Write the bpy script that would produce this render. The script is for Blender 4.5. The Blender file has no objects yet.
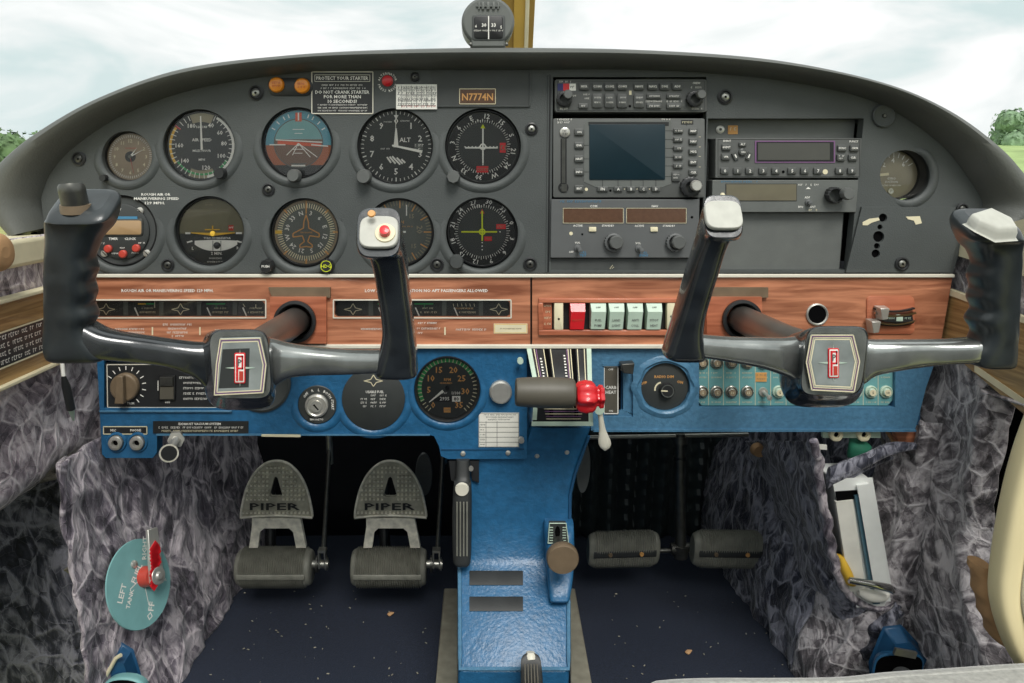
import bpy, math, random
from mathutils import Vector, Matrix, noise
from mathutils.geometry import tessellate_polygon
random.seed(7)
SC = bpy.context.scene
COL = SC.collection
PI = math.pi
# ------------------------------------------------------------------ camera
F = 720.0; U0C = 470.0; V0C = 341.5; PITCH = math.radians(12.9)
CAM = Vector((0, -0.80, 0.66))
cd = bpy.data.cameras.new('camera'); cam = bpy.data.objects.new('camera', cd); COL.objects.link(cam)
cam.location = CAM; cam.rotation_euler = (PI/2 - PITCH, 0, 0)
cd.sensor_width = 36; cd.lens = F/1024*36; cd.shift_x = (512-U0C)/1024; cd.shift_y = 0
cd.clip_start = 0.02; cd.clip_end = 2000
SC.camera = cam
# ------------------------------------------------------------------ sky
wd = bpy.data.worlds.new('overcast_sky'); SC.world = wd; wd.use_nodes = True
nt = wd.node_tree; nt.nodes.clear()
def N(t, **k):
    n = nt.nodes.new(t)
    for a, b in k.items(): setattr(n, a, b)
    return n
tc = N('ShaderNodeTexCoord'); mp = N('ShaderNodeMapping'); mp.inputs['Scale'].default_value = (1.6, 1.6, 4.2); mp.inputs['Location'].default_value = (0.35, 0.1, 0.2)
n1 = N('ShaderNodeTexNoise'); n1.inputs['Scale'].default_value = 2.1; n1.inputs['Detail'].default_value = 7; n1.inputs['Roughness'].default_value = 0.55; n1.inputs['Distortion'].default_value = 0.6
r1 = N('ShaderNodeValToRGB')
r1.color_ramp.elements[0].position = 0.38; r1.color_ramp.elements[0].color = (0.53, 0.63, 0.63, 1)
r1.color_ramp.elements[1].position = 0.63; r1.color_ramp.elements[1].color = (0.88, 0.88, 0.87, 1)
e = r1.color_ramp.elements.new(0.50); e.color = (0.70, 0.735, 0.73, 1)
sx = N('ShaderNodeSeparateXYZ'); r2 = N('ShaderNodeValToRGB')
r2.color_ramp.elements[0].position = 0.44; r2.color_ramp.elements[0].color = (0.11, 0.11, 0.09, 1)
r2.color_ramp.elements[1].position = 0.50; r2.color_ramp.elements[1].color = (1, 1, 1, 1)
ma = N('ShaderNodeMath', operation='MULTIPLY_ADD'); ma.inputs[1].default_value = 0.5; ma.inputs[2].default_value = 0.5
mx = N('ShaderNodeMixRGB', blend_type='MULTIPLY'); mx.inputs['Fac'].default_value = 1
bg = N('ShaderNodeBackground'); bg.inputs['Strength'].default_value = 1.0
wo = N('ShaderNodeOutputWorld'); L = nt.links.new
L(tc.outputs['Generated'], mp.inputs['Vector']); L(mp.outputs['Vector'], n1.inputs['Vector']); L(n1.outputs['Fac'], r1.inputs['Fac'])
L(tc.outputs['Generated'], sx.inputs['Vector']); L(sx.outputs['Z'], ma.inputs[0]); L(ma.outputs[0], r2.inputs['Fac'])
L(r1.outputs['Color'], mx.inputs['Color1']); L(r2.outputs['Color'], mx.inputs['Color2']); L(mx.outputs['Color'], bg.inputs['Color']); L(bg.outputs['Background'], wo.inputs['Surface'])
# ------------------------------------------------------------------ sun (veiled by cloud, coming in over the tail) and exposure
sd = bpy.data.lights.new('veiled_sun', 'SUN'); sd.energy = 2.1; sd.angle = math.radians(25); sd.color = (1, 0.97, 0.92)
sun = bpy.data.objects.new('veiled_sun', sd); COL.objects.link(sun); sun.rotation_euler = (math.radians(38), math.radians(8), 0)
SC.view_settings.view_transform = 'Standard'; SC.view_settings.look = 'None'
SC.view_settings.exposure = 0.36; SC.view_settings.gamma = 1.0; SC.view_settings.use_curve_mapping = False
SC.cycles.max_bounces = 6; SC.cycles.transparent_max_bounces = 12
try: SC.cycles.use_denoising = True
except Exception: pass
# ------------------------------------------------------------------ measuring: where a sight line meets a real plane of the cockpit
def ray(u, v):
    a = (u-U0C)/F; b = (V0C-v)/F; c, s = math.cos(PITCH), math.sin(PITCH)
    return Vector((a, c + b*s, -s + b*c))
def W(u, v, Y): r = ray(u, v); return CAM + r*((Y-CAM.y)/r.y)
def WX(u, v, X): r = ray(u, v); return CAM + r*((X-CAM.x)/r.x)
def WZ(u, v, Z): r = ray(u, v); return CAM + r*((Z-CAM.z)/r.z)
def scale_at(u, v, Y):
    a = W(u, v, Y); return (W(u+1, v, Y)-a).length, (W(u, v-1, Y)-a).length
# ------------------------------------------------------------------ materials
def lin(c):
    return tuple(((x/255)/12.92 if x/255 <= .04045 else ((x/255+.055)/1.055)**2.4) for x in c) + (1,)
MATS = {}
def M(name, col, rough=.5, metal=0, var=.12, vs=60, bump=0, bs=400, coat=0, spec=.5, emit=0, sheen=0):
    m = bpy.data.materials.new(name); m.use_nodes = True; t = m.node_tree; p = t.nodes['Principled BSDF']
    c = lin(col)
    tcn = t.nodes.new('ShaderNodeTexCoord'); nz = t.nodes.new('ShaderNodeTexNoise'); nz.inputs['Scale'].default_value = vs; nz.inputs['Detail'].default_value = 5
    cr = t.nodes.new('ShaderNodeValToRGB'); cr.color_ramp.elements[0].position = .3; cr.color_ramp.elements[1].position = .7
    cr.color_ramp.elements[0].color = tuple(x*(1-var) for x in c[:3])+(1,); cr.color_ramp.elements[1].color = tuple(min(1, x*(1+var)) for x in c[:3])+(1,)
    t.links.new(tcn.outputs['Object'], nz.inputs['Vector']); t.links.new(nz.outputs['Fac'], cr.inputs['Fac']); t.links.new(cr.outputs['Color'], p.inputs['Base Color'])
    p.inputs['Roughness'].default_value = rough; p.inputs['Metallic'].default_value = metal
    p.inputs['Specular IOR Level'].default_value = spec; p.inputs['Coat Weight'].default_value = coat; p.inputs['Coat Roughness'].default_value = .06
    if sheen: p.inputs['Sheen Weight'].default_value = sheen; p.inputs['Sheen Roughness'].default_value = .4
    if emit: p.inputs['Emission Color'].default_value = c; p.inputs['Emission Strength'].default_value = emit
    if bump:
        n2 = t.nodes.new('ShaderNodeTexNoise'); n2.inputs['Scale'].default_value = bs; n2.inputs['Detail'].default_value = 3
        bp = t.nodes.new('ShaderNodeBump'); bp.inputs['Strength'].default_value = bump; bp.inputs['Distance'].default_value = .0008
        t.links.new(tcn.outputs['Object'], n2.inputs['Vector']); t.links.new(n2.outputs['Fac'], bp.inputs['Height']); t.links.new(bp.outputs['Normal'], p.inputs['Normal'])
    MATS[name] = m; return m
M('panel_grey', (73, 77, 76), .55, bump=.5, bs=700, var=.08, vs=25)
M('hood', (86, 88, 84), .5, bump=.4, bs=500, var=.10, vs=14)
M('recess_grey', (66, 69, 68), .6, var=.08)
M('plate_grey', (98, 101, 98), .5, var=.06, bump=.2, bs=900)
M('radio_grey', (88, 90, 88), .6, var=.05, bump=.15, bs=900)
M('radio_lower', (92, 94, 94), .45, var=.05)
M('button_grey', (76, 78, 76), .4, var=.08)
M('black', (20, 21, 22), .45, var=.1)
M('hole', (4, 4, 5), .9, var=.05, spec=.1)
M('satin_black', (38, 39, 40), .35, var=.15)
M('dial', (54, 57, 56), .5, var=.07)
M('dial_grey', (98, 102, 97), .5, var=.07)  # on dial faces, lightened with the glass reflection put into the colour
M('dial_brown', (146, 130, 108), .5, var=.08)
M('dial_olive_reflect', (112, 108, 86), .5, var=.08)  # olive stands for a reflection put into the dial colour
M('dial_tan', (150, 142, 118), .5, var=.08)
M('white', (236, 234, 226), .55, var=.03)
M('cream', (222, 213, 180), .5, var=.06)
M('trim_white', (216, 212, 196), .4, var=.05)
M('yellow', (226, 182, 62), .5, var=.04)
M('lime', (206, 216, 40), .5, var=.04)
M('amber', (248, 150, 28), .35, var=.06, coat=.6)
M('amber_text', (214, 158, 92), .5, var=.04)
M('red', (214, 34, 42), .38, var=.05, coat=.4)
M('red_dull', (190, 66, 52), .4, var=.06, coat=.4)
M('green', (58, 158, 92), .5, var=.05)
M('sky_blue', (92, 156, 172), .5, var=.05)
M('earth', (176, 104, 70), .5, var=.06)
M('earth_dark', (122, 96, 80), .5, var=.06)
M('orange_red', (214, 92, 56), .5, var=.05)
M('purple', (120, 84, 124), .5, var=.05)
M('navy', (48, 52, 108), .5, var=.05)
M('cyan_text', (70, 130, 165), .5, var=.05)
M('metal', (168, 168, 160), .32, metal=.85, var=.12, vs=90)
M('steel_dark', (92, 92, 88), .38, metal=.8, var=.2, vs=80)
M('chrome', (205, 205, 200), .14, metal=1, var=.05)
M('brushed', (196, 194, 186), .3, metal=.6, var=.16, vs=40)
M('pedal_dark', (176, 173, 156), .5, metal=.15, var=.25, vs=90)
M('pedal_metal', (226, 222, 206), .45, metal=.15, var=.25, vs=90, bump=.2)
M('rubber', (122, 122, 112), .55, var=.2, vs=70)
M('rubber_dark', (46, 48, 48), .5, var=.15)
M('handle_grey', (88, 84, 74), .5, var=.08)
M('knob_brown', (112, 96, 76), .5, var=.15)
M('knob_grey', (96, 98, 96), .42, var=.1)
M('yoke', (34, 38, 41), .24, var=.45, vs=45, coat=.7, spec=.8, bump=.25, bs=90)
M('yoke_arm', (150, 153, 150), .24, metal=.75, var=.35, vs=38, coat=.9, spec=.8, bump=.15, bs=60)
M('yoke_satin', (46, 51, 53), .33, var=.3, vs=40, coat=.15, bump=.3, bs=90)
M('yoke_cap', (184, 184, 174), .5, var=.07, vs=120)
M('yoke_shaft', (150, 144, 138), .32, metal=.85, var=.12, vs=20)
M('emblem_face', (176, 184, 182), .25, metal=.5, var=.3, vs=30, coat=.8)
M('blue', (38, 94, 134), .34, var=.16, vs=110, bump=.7, bs=260, spec=.5)
M('blue_dark', (30, 76, 112), .4, var=.14, vs=60, bump=.3, bs=300)
M('blue_flat', (74, 118, 148), .36, var=.14, vs=160, bump=.9, bs=230)
M('teal', (122, 172, 172), .5, var=.08, vs=50)
M('teal_panel', (104, 158, 160), .5, var=.10, vs=60)
M('mint', (186, 206, 188), .45, var=.06)
M('carpet', (24, 33, 50), .95, var=.35, vs=500, bump=1, bs=900, sheen=.08)
M('carpet_dark', (14, 17, 28), .95, var=.35, vs=300, bump=1, bs=600)
M('firewall', (18, 20, 26), .7, var=.3, vs=30)
M('quilt', (52, 60, 60), .5, var=.2, vs=40)
M('tan', (186, 146, 104), .7, var=.15)
M('aluminium', (150, 146, 130), .5, metal=.35, var=.2, vs=50)
M('paper', (226, 224, 214), .7, var=.05)
M('binder', (232, 234, 230), .35, var=.04)
M('binder_spine', (78, 112, 128), .4, var=.1)
M('seat_fabric', (172, 172, 166), .9, var=.18, vs=220, bump=.8, bs=300, sheen=.5)
M('gold_post', (200, 164, 78), .45, var=.12, vs=20)
M('gold_dark', (158, 128, 62), .5, var=.12, vs=20)
M('cream_frame', (236, 222, 176), .45, var=.06, vs=8)
M('grass', (150, 152, 92), .95, var=.3, vs=3)
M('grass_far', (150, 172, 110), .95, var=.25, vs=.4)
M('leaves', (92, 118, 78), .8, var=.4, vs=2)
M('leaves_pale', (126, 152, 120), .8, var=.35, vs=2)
M('bark', (82, 72, 58), .9, var=.3, vs=6)
M('screen', (22, 42, 50), .35, var=.1, vs=20, spec=.25)
M('lcd', (66, 66, 60), .3, var=.05, coat=.4)
M('lcd_tan', (168, 138, 100), .25, var=.05, coat=.4)
M('lcd_olive', (104, 98, 80), .3, var=.06, coat=.4)
M('display_brown', (92, 66, 50), .25, var=.1, vs=300, coat=.3)
M('green_cloth', (20, 96, 72), .8, var=.2)

def wood(name, c1, c2, sc=(3, 30, 60)):
    m = bpy.data.materials.new(name); m.use_nodes = True; t = m.node_tree; p = t.nodes['Principled BSDF']
    tcn = t.nodes.new('ShaderNodeTexCoord'); mpn = t.nodes.new('ShaderNodeMapping'); mpn.inputs['Scale'].default_value = sc
    nz = t.nodes.new('ShaderNodeTexNoise'); nz.inputs['Scale'].default_value = 3; nz.inputs['Detail'].default_value = 8; nz.inputs['Distortion'].default_value = 1.2
    cr = t.nodes.new('ShaderNodeValToRGB'); cr.color_ramp.elements[0].position = .32; cr.color_ramp.elements[1].position = .66
    cr.color_ramp.elements[0].color = lin(c1); cr.color_ramp.elements[1].color = lin(c2)
    t.links.new(tcn.outputs['Object'], mpn.inputs['Vector']); t.links.new(mpn.outputs['Vector'], nz.inputs['Vector'])
    t.links.new(nz.outputs['Fac'], cr.inputs['Fac']); t.links.new(cr.outputs['Color'], p.inputs['Base Color'])
    p.inputs['Roughness'].default_value = .38; p.inputs['Coat Weight'].default_value = .25
    MATS[name] = m
wood('wood', (132, 78, 54), (202, 136, 102))
wood('wood_side', (122, 92, 54), (182, 148, 98), (30, 3, 60))
wood('wood_block', (150, 82, 56), (196, 120, 88))

def velvet(name, c1, c2, c3, sc=26, stretch=(1, 1, 1)):
    # crushed pile: shards of nap, each brushed its own way, with pale rubbed creases between them
    m = bpy.data.materials.new(name); m.use_nodes = True; t = m.node_tree; p = t.nodes['Principled BSDF']; LK = t.links.new
    def nd(k, **q):
        n = t.nodes.new(k)
        for a_, b_ in q.items():
            if a_ in n.inputs: n.inputs[a_].default_value = b_
            else: setattr(n, a_, b_)
        return n
    tcn = nd('ShaderNodeTexCoord'); mpn = nd('ShaderNodeMapping', Scale=stretch); LK(tcn.outputs['Object'], mpn.inputs['Vector'])
    wz = nd('ShaderNodeTexNoise', Scale=sc*.5, Detail=3.0); LK(mpn.outputs['Vector'], wz.inputs['Vector'])
    am = nd('ShaderNodeVectorMath', operation='MULTIPLY_ADD'); am.inputs[1].default_value = (.06, .06, .06); LK(wz.outputs['Color'], am.inputs[0]); LK(mpn.outputs['Vector'], am.inputs[2])
    v1 = nd('ShaderNodeTexVoronoi', Scale=sc*1.5); v2 = nd('ShaderNodeTexVoronoi', Scale=sc*4.2); e1 = nd('ShaderNodeTexVoronoi', feature='DISTANCE_TO_EDGE', Scale=sc*1.5); e2 = nd('ShaderNodeTexVoronoi', feature='DISTANCE_TO_EDGE', Scale=sc*4.2)
    for q in (v1, v2, e1, e2): LK(am.outputs['Vector'], q.inputs['Vector'])
    nf = nd('ShaderNodeTexNoise', Scale=sc*5.5, Detail=7.0, Roughness=.6, Distortion=.35); LK(am.outputs['Vector'], nf.inputs['Vector'])
    def mad(x, k, y):
        n = nd('ShaderNodeMath', operation='MULTIPLY_ADD'); LK(x, n.inputs[0]); n.inputs[1].default_value = k
        if isinstance(y, float): n.inputs[2].default_value = y
        else: LK(y, n.inputs[2])
        return n.outputs[0]
    s1 = nd('ShaderNodeSeparateColor'); LK(v1.outputs['Color'], s1.inputs['Color']); s2 = nd('ShaderNodeSeparateColor'); LK(v2.outputs['Color'], s2.inputs['Color'])
    val = mad(s1.outputs['Red'], .24, -.52); val = mad(s2.outputs['Green'], .26, val); val = mad(nf.outputs['Fac'], .75, val)
    st = []
    for ang, sq in ((38, .16), (-34, .2)):
        mr = nd('ShaderNodeMapping', Rotation=(math.radians(ang), 0, 0)); LK(am.outputs['Vector'], mr.inputs['Vector'])
        ms = nd('ShaderNodeMapping', Scale=(1, 1, sq)); LK(mr.outputs['Vector'], ms.inputs['Vector'])
        ns = nd('ShaderNodeTexNoise', Scale=sc*6.5, Detail=4.0, Roughness=.6, Distortion=.3); LK(ms.outputs['Vector'], ns.inputs['Vector']); st.append(ns)
    mk = nd('ShaderNodeTexNoise', Scale=sc*.6, Detail=2.0); LK(mpn.outputs['Vector'], mk.inputs['Vector'])
    mr_ = nd('ShaderNodeMapRange'); mr_.inputs['From Min'].default_value = .44; mr_.inputs['From Max'].default_value = .56; LK(mk.outputs['Fac'], mr_.inputs['Value'])
    mxs = nd('ShaderNodeMix'); LK(mr_.outputs['Result'], mxs.inputs[0]); LK(st[0].outputs['Fac'], mxs.inputs[2]); LK(st[1].outputs['Fac'], mxs.inputs[3])
    val = mad(mxs.outputs[0], 1.15, val)
    val = mad(v2.outputs['Distance'], -.22, val)
    for e_, w_, k in ((e1, .06, .26), (e2, .035, .10)):
        r_ = nd('ShaderNodeMapRange'); r_.inputs['From Min'].default_value = 0; r_.inputs['From Max'].default_value = w_; r_.inputs['To Min'].default_value = k; r_.inputs['To Max'].default_value = 0; LK(e_.outputs['Distance'], r_.inputs['Value'])
        ad = nd('ShaderNodeMath', operation='ADD'); LK(val, ad.inputs[0]); LK(r_.outputs['Result'], ad.inputs[1]); val = ad.outputs[0]
    cr = nd('ShaderNodeValToRGB'); el = cr.color_ramp.elements
    el[0].position = .28; el[0].color = lin(c1); el[1].position = .82; el[1].color = lin(c3); e = el.new(.52); e.color = lin(c2)
    LK(val, cr.inputs['Fac']); LK(cr.outputs['Color'], p.inputs['Base Color'])
    p.inputs['Roughness'].default_value = .6; p.inputs['Sheen Weight'].default_value = .3; p.inputs['Sheen Roughness'].default_value = .35
    bp = nd('ShaderNodeBump', Strength=.9, Distance=.004); LK(val, bp.inputs['Height']); LK(bp.outputs['Normal'], p.inputs['Normal'])
    MATS[name] = m
velvet('velvet', (76, 68, 76), (146, 134, 141), (222, 212, 215), 15)  # lighter copy of the velvet; left window light put into its colour
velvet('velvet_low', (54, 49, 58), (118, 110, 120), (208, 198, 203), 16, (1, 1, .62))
velvet('velvet_shaded', (24, 27, 38), (58, 60, 74), (150, 150, 162), 18, (1, 1, .6))  # darker copy of the velvet; footwell shade put into its colour
velvet('velvet_side', (52, 49, 52), (108, 102, 106), (200, 194, 196), 16)

def glass(name, fac=.5, rough=.02):
    m = bpy.data.materials.new(name); m.use_nodes = True; t = m.node_tree; t.nodes.clear()
    o = t.nodes.new('ShaderNodeOutputMaterial'); mx = t.nodes.new('ShaderNodeMixShader'); tr = t.nodes.new('ShaderNodeBsdfTransparent')
    gl = t.nodes.new('ShaderNodeBsdfGlossy'); gl.inputs['Roughness'].default_value = rough; lw = t.nodes.new('ShaderNodeFresnel'); lw.inputs['IOR'].default_value = 1.0+fac
    t.links.new(lw.outputs['Fac'], mx.inputs['Fac']); t.links.new(tr.outputs[0], mx.inputs[1]); t.links.new(gl.outputs[0], mx.inputs[2]); t.links.new(mx.outputs[0], o.inputs['Surface'])
    MATS[name] = m
glass('glass', .42); glass('glass_pane', .25)
# ------------------------------------------------------------------ builders
BASIS_PANEL = Matrix(((1, 0, 0), (0, 0, -1), (0, 1, 0)))       # local x right, y up, z towards the seats
BASIS_LEFT = Matrix(((0, 0, 1), (1, 0, 0), (0, 1, 0)))         # on a wall that faces +X
BASIS_RIGHT = Matrix(((0, 0, -1), (-1, 0, 0), (0, 1, 0)))      # on a wall that faces -X
class R:                                                        # a root and its measuring frame
    pass
def tag(o, label, cat, group=None):
    o['label'] = label; o['category'] = cat
    if group: o['group'] = group
def thing(name, label, cat, u, v, Y, group=None):
    """an Empty on the plane Y; its parts are measured in units of one photograph pixel at that plane"""
    o = bpy.data.objects.new(name, None); COL.objects.link(o); o.empty_display_size = .02
    loc = W(u, v, Y); o.location = loc; o.rotation_euler = (PI/2, 0, 0); tag(o, label, cat, group)
    r = R(); r.o = o; r.Y = Y; r.loc = loc; r.u = u; r.v = v; r.sx, r.sy = scale_at(u, v, Y); r.m = Matrix.Translation(loc) @ BASIS_PANEL.to_4x4(); r.inv = r.m.inverted(); return r
def thing_at(name, label, cat, loc, basis=None, s=.001, group=None):
    o = bpy.data.objects.new(name, None); COL.objects.link(o); o.empty_display_size = .02
    b = basis or Matrix.Identity(3); o.location = loc; o.rotation_euler = b.to_euler(); tag(o, label, cat, group)
    r = R(); r.o = o; r.Y = None; r.u = 0; r.v = 0; r.sx = r.sy = s; r.m = Matrix.Translation(loc) @ b.to_4x4(); r.inv = r.m.inverted(); return r
GLY = {}
def glyphs(s):
    if s not in GLY:
        c = bpy.data.curves.new('t', 'FONT'); c.body = s; c.size = 1; c.align_x = 'CENTER'; c.align_y = 'CENTER'; c.resolution_u = 1; c.offset = .018; c.fill_mode = 'FRONT'
        o = bpy.data.objects.new('t', c); m = o.to_mesh()
        xs = [(v.co.x, v.co.y) for v in m.vertices]; fs = [tuple(p.vertices) for p in m.polygons]
        if xs:
            ax = (min(x for x, _ in xs)+max(x for x, _ in xs))/2; ay = (min(y for _, y in xs)+max(y for _, y in xs))/2; hh = .73
            xs = [((x-ax)/hh, (y-ay)/hh) for x, y in xs]
        wd_ = max([x for x, _ in xs] or [0])-min([x for x, _ in xs] or [0])
        GLY[s] = (xs, fs, wd_); o.to_mesh_clear(); bpy.data.objects.remove(o); bpy.data.curves.remove(c)
    return GLY[s]
class B:
    def __init__(s, r=None): s.r = r; s.v = []; s.f = []; s.m = []
    def add(s, vs, fs, m):
        b = len(s.v)
        if s.r and s.r.Y is not None:
            for x, y, z in vs:
                p = W(x, y, s.r.Y)-s.r.loc; s.v.append(Vector((p.x, p.z, z*s.r.sx)))
        elif s.r: s.v += [Vector(((x-s.r.u)*s.r.sx, (s.r.v-y)*s.r.sy, z*s.r.sx)) for x, y, z in vs]
        else: s.v += [Vector(p) for p in vs]
        s.f += [tuple(i+b for i in f) for f in fs]; s.m += [m]*len(fs); return s
    def world(s, vs, fs, m):
        b = len(s.v); s.v += [(s.r.inv @ Vector(p)) if s.r else Vector(p) for p in vs]
        s.f += [tuple(i+b for i in f) for f in fs]; s.m += [m]*len(fs); return s
    # --- shapes in the root's frame (u right, v down as in the photograph, h towards the seats)
    def box(s, u0, v0, u1, v1, h0, h1, m, i=0):
        return s.add([(u0, v0, h0), (u1, v0, h0), (u1, v1, h0), (u0, v1, h0), (u0+i, v0+i, h1), (u1-i, v0+i, h1), (u1-i, v1-i, h1), (u0+i, v1-i, h1)],
                     [(0, 1, 2, 3), (4, 7, 6, 5), (0, 4, 5, 1), (1, 5, 6, 2), (2, 6, 7, 3), (3, 7, 4, 0)], m)
    def poly(s, pts, h0, h1, m, i=1.0):
        n = len(pts); cx = sum(p[0] for p in pts)/n; cy = sum(p[1] for p in pts)/n
        vs = [(x, y, h0) for x, y in pts]+[(cx+(x-cx)*i, cy+(y-cy)*i, h1) for x, y in pts]
        return s.add(vs, [tuple(range(n)), tuple(range(2*n-1, n-1, -1))]+[(k, n+k, n+(k+1) % n, (k+1) % n) for k in range(n)], m)
    def rbox(s, u0, v0, u1, v1, h0, h1, m, rc=2, ed=.5):
        def rr(d, h):
            out = []
            for cx, cy, a in ((u1-rc, v0+rc, 0), (u0+rc, v0+rc, 90), (u0+rc, v1-rc, 180), (u1-rc, v1-rc, 270)):
                for k in range(5):
                    t = math.radians(a+k*22.5); q = rc-d; out.append((cx+q*math.cos(t), cy-q*math.sin(t), h))
            return out
        vs = rr(0, h0)+rr(0, h1-ed)+rr(ed*.35, h1-ed*.3)+rr(ed, h1); n = 20
        fs = [tuple(range(n))]+[(j*n+k, j*n+(k+1) % n, (j+1)*n+(k+1) % n, (j+1)*n+k) for j in range(3) for k in range(n)]+[tuple(range(3*n, 4*n))]
        return s.add(vs, fs, m)
    def lathe(s, u, v, prof, m, n=32, du=0, dv=0, lobes=0, la=0, cap=False):
        vs = []; fs = []
        h0 = prof[0][1]; h1 = prof[-1][1]
        for r, h in prof:
            k_ = (h-h0)/(h1-h0) if h1 != h0 else 0
            for k in range(n):
                t = 2*PI*k/n; q = r*(1+la*math.cos(lobes*t)) if lobes else r
                vs.append((u+du*k_+q*math.cos(t), v+dv*k_+q*math.sin(t), h))
        for j in range(len(prof)-1):
            for k in range(n): fs.append((j*n+k, j*n+(k+1) % n, (j+1)*n+(k+1) % n, (j+1)*n+k))
        if cap: fs.append(tuple((len(prof)-1)*n+k for k in range(n)))
        return s.add(vs, fs, m)
    def disc(s, u, v, r, h, m, n=40): return s.add([(u+r*math.cos(2*PI*k/n), v+r*math.sin(2*PI*k/n), h) for k in range(n)], [tuple(range(n-1, -1, -1))], m)
    def ring(s, u, v, r0, r1, h, m, a0=0, a1=360, n=None):
        """annular sector, angles clockwise from the top"""
        n = n or max(3, int(abs(a1-a0)/8)); vs = []
        for k in range(n+1):
            t = math.radians(a0+(a1-a0)*k/n)
            vs += [(u+r0*math.sin(t), v-r0*math.cos(t), h), (u+r1*math.sin(t), v-r1*math.cos(t), h)]
        return s.add(vs, [(2*k, 2*k+1, 2*k+3, 2*k+2) for k in range(n)], m)
    def line(s, u0, v0, u1, v1, w, h, m, w2=None):
        dx, dy = u1-u0, v1-v0; l = math.hypot(dx, dy) or 1; nx, ny = -dy/l/2, dx/l/2; w2 = w if w2 is None else w2
        return s.add([(u0+nx*w, v0+ny*w, h), (u0-nx*w, v0-ny*w, h), (u1-nx*w2, v1-ny*w2, h), (u1+nx*w2, v1+ny*w2, h)], [(0, 1, 2, 3)], m)
    def rod(s, u0, v0, u1, v1, w, h0, h1, m, w2=None):
        dx, dy = u1-u0, v1-v0; l = math.hypot(dx, dy) or 1; nx, ny = -dy/l/2, dx/l/2; w2 = w if w2 is None else w2
        return s.poly([(u0+nx*w, v0+ny*w), (u0-nx*w, v0-ny*w), (u1-nx*w2, v1-ny*w2), (u1+nx*w2, v1+ny*w2)], h0, h1, m)
    def ticks(s, u, v, r0, r1, n, w, h, m, a0=0, a1=360):
        for k in range(n):
            a = math.radians(a0+(a1-a0)*k/(n if a1-a0 >= 360 else max(1, n-1)))
            s.line(u+r0*math.sin(a), v-r0*math.cos(a), u+r1*math.sin(a), v-r1*math.cos(a), w, h, m)
        return s
    def text(s, t, u, v, cap, h, m, rot=0, w=None):
        xs, fs, wd_ = glyphs(t); c, q = math.cos(math.radians(rot)), math.sin(math.radians(rot)); kx = cap
        if w: kx = w/(wd_ or 1)
        return s.add([(u+x*kx*c+y*cap*q, v-(y*cap*c-x*kx*q), h) for x, y in xs], fs, m)
    def scrib(s, u0, v, u1, cap, h, m, rot=0):
        """a line of print too small to read"""
        rnd = random.Random(int(u0*31+v*7)); x = u0; c, q = math.cos(math.radians(rot)), math.sin(math.radians(rot))
        while x < u1:
            w = cap*(.5+.5*rnd.random())
            if rnd.random() < .16: x += w*.8; continue
            hh = cap*(.7+.3*rnd.random())/2; d = x-u0
            a, b = u0+d*c, v+d*q
            s.add([(a, b-hh, h), (a+w*.72, b-hh, h), (a+w*.72, b-hh+cap*.22, h), (a, b-hh+cap*.22, h)], [(0, 1, 2, 3)], m)
            s.add([(a, b-hh, h), (a+w*.24, b-hh, h), (a+w*.24, b+hh, h), (a, b+hh, h)], [(0, 1, 2, 3)], m)
            if rnd.random() < .6: s.add([(a, b+hh-cap*.2, h), (a+w*.7, b+hh-cap*.2, h), (a+w*.7, b+hh, h), (a, b+hh, h)], [(0, 1, 2, 3)], m)
            x += w
        return s
    def frame(s, u0, v0, u1, v1, w, h, m):
        s.line(u0, v0, u1, v0, w, h, m); s.line(u0, v1, u1, v1, w, h, m); s.line(u0, v0, u0, v1, w, h, m); s.line(u1, v0, u1, v1, w, h, m); return s
    # --- shapes in world metres
    def surf(s, fn, nu, nv, m, closed=False):
        vs = [fn(i/nu, j/nv) for j in range(nv+1) for i in range(nu+1)]
        return s.world(vs, [(j*(nu+1)+i, j*(nu+1)+i+1, (j+1)*(nu+1)+i+1, (j+1)*(nu+1)+i) for j in range(nv) for i in range(nu)], m)
    def tube(s, pts, rad, m, n=14, cap=True):
        pts = [Vector(p) for p in pts]; rr = rad if isinstance(rad, (list, tuple)) else [rad]*len(pts); vs = []; fs = []
        t0 = (pts[1]-pts[0]).normalized(); up = Vector((0, 0, 1)) if abs(t0.z) < .9 else Vector((0, 1, 0)); a = t0.cross(up).normalized()
        for i, p in enumerate(pts):
            t = (pts[min(i+1, len(pts)-1)]-pts[max(i-1, 0)]).normalized(); a = (a-t*a.dot(t)).normalized(); b = t.cross(a)
            for k in range(n): q = 2*PI*k/n; vs.append(p+(a*math.cos(q)+b*math.sin(q))*rr[i])
        for i in range(len(pts)-1):
            for k in range(n): fs.append((i*n+k, i*n+(k+1) % n, (i+1)*n+(k+1) % n, (i+1)*n+k))
        if cap: fs += [tuple(range(n-1, -1, -1)), tuple((len(pts)-1)*n+k for k in range(n))]
        return s.world(vs, fs, m)
    def loft(s, secs, m, n=24, ex=3.0, sub=4, cap=True, mend=None):
        """secs: (centre, half-axis a, half-axis b[, exponent]) in world metres, smoothly interpolated"""
        S = [(Vector(q[0]), Vector(q[1]), Vector(q[2]), q[3] if len(q) > 3 else ex) for q in secs]; out = []
        def cr(p0, p1, p2, p3, t): return p1+(p2-p0)*(.5*t)+(p0*2-p1*5+p2*4-p3)*(.5*t*t)+(p1*3-p0-p2*3+p3)*(.5*t*t*t)
        for i in range(len(S)-1):
            q = [S[max(i-1, 0)], S[i], S[i+1], S[min(i+2, len(S)-1)]]
            for k in range(sub):
                t = k/sub; out.append([cr(q[0][j], q[1][j], q[2][j], q[3][j], t) for j in range(3)]+[q[1][3]*(1-t)+q[2][3]*t])
        out.append(list(S[-1])); vs = []; fs = []
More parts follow.
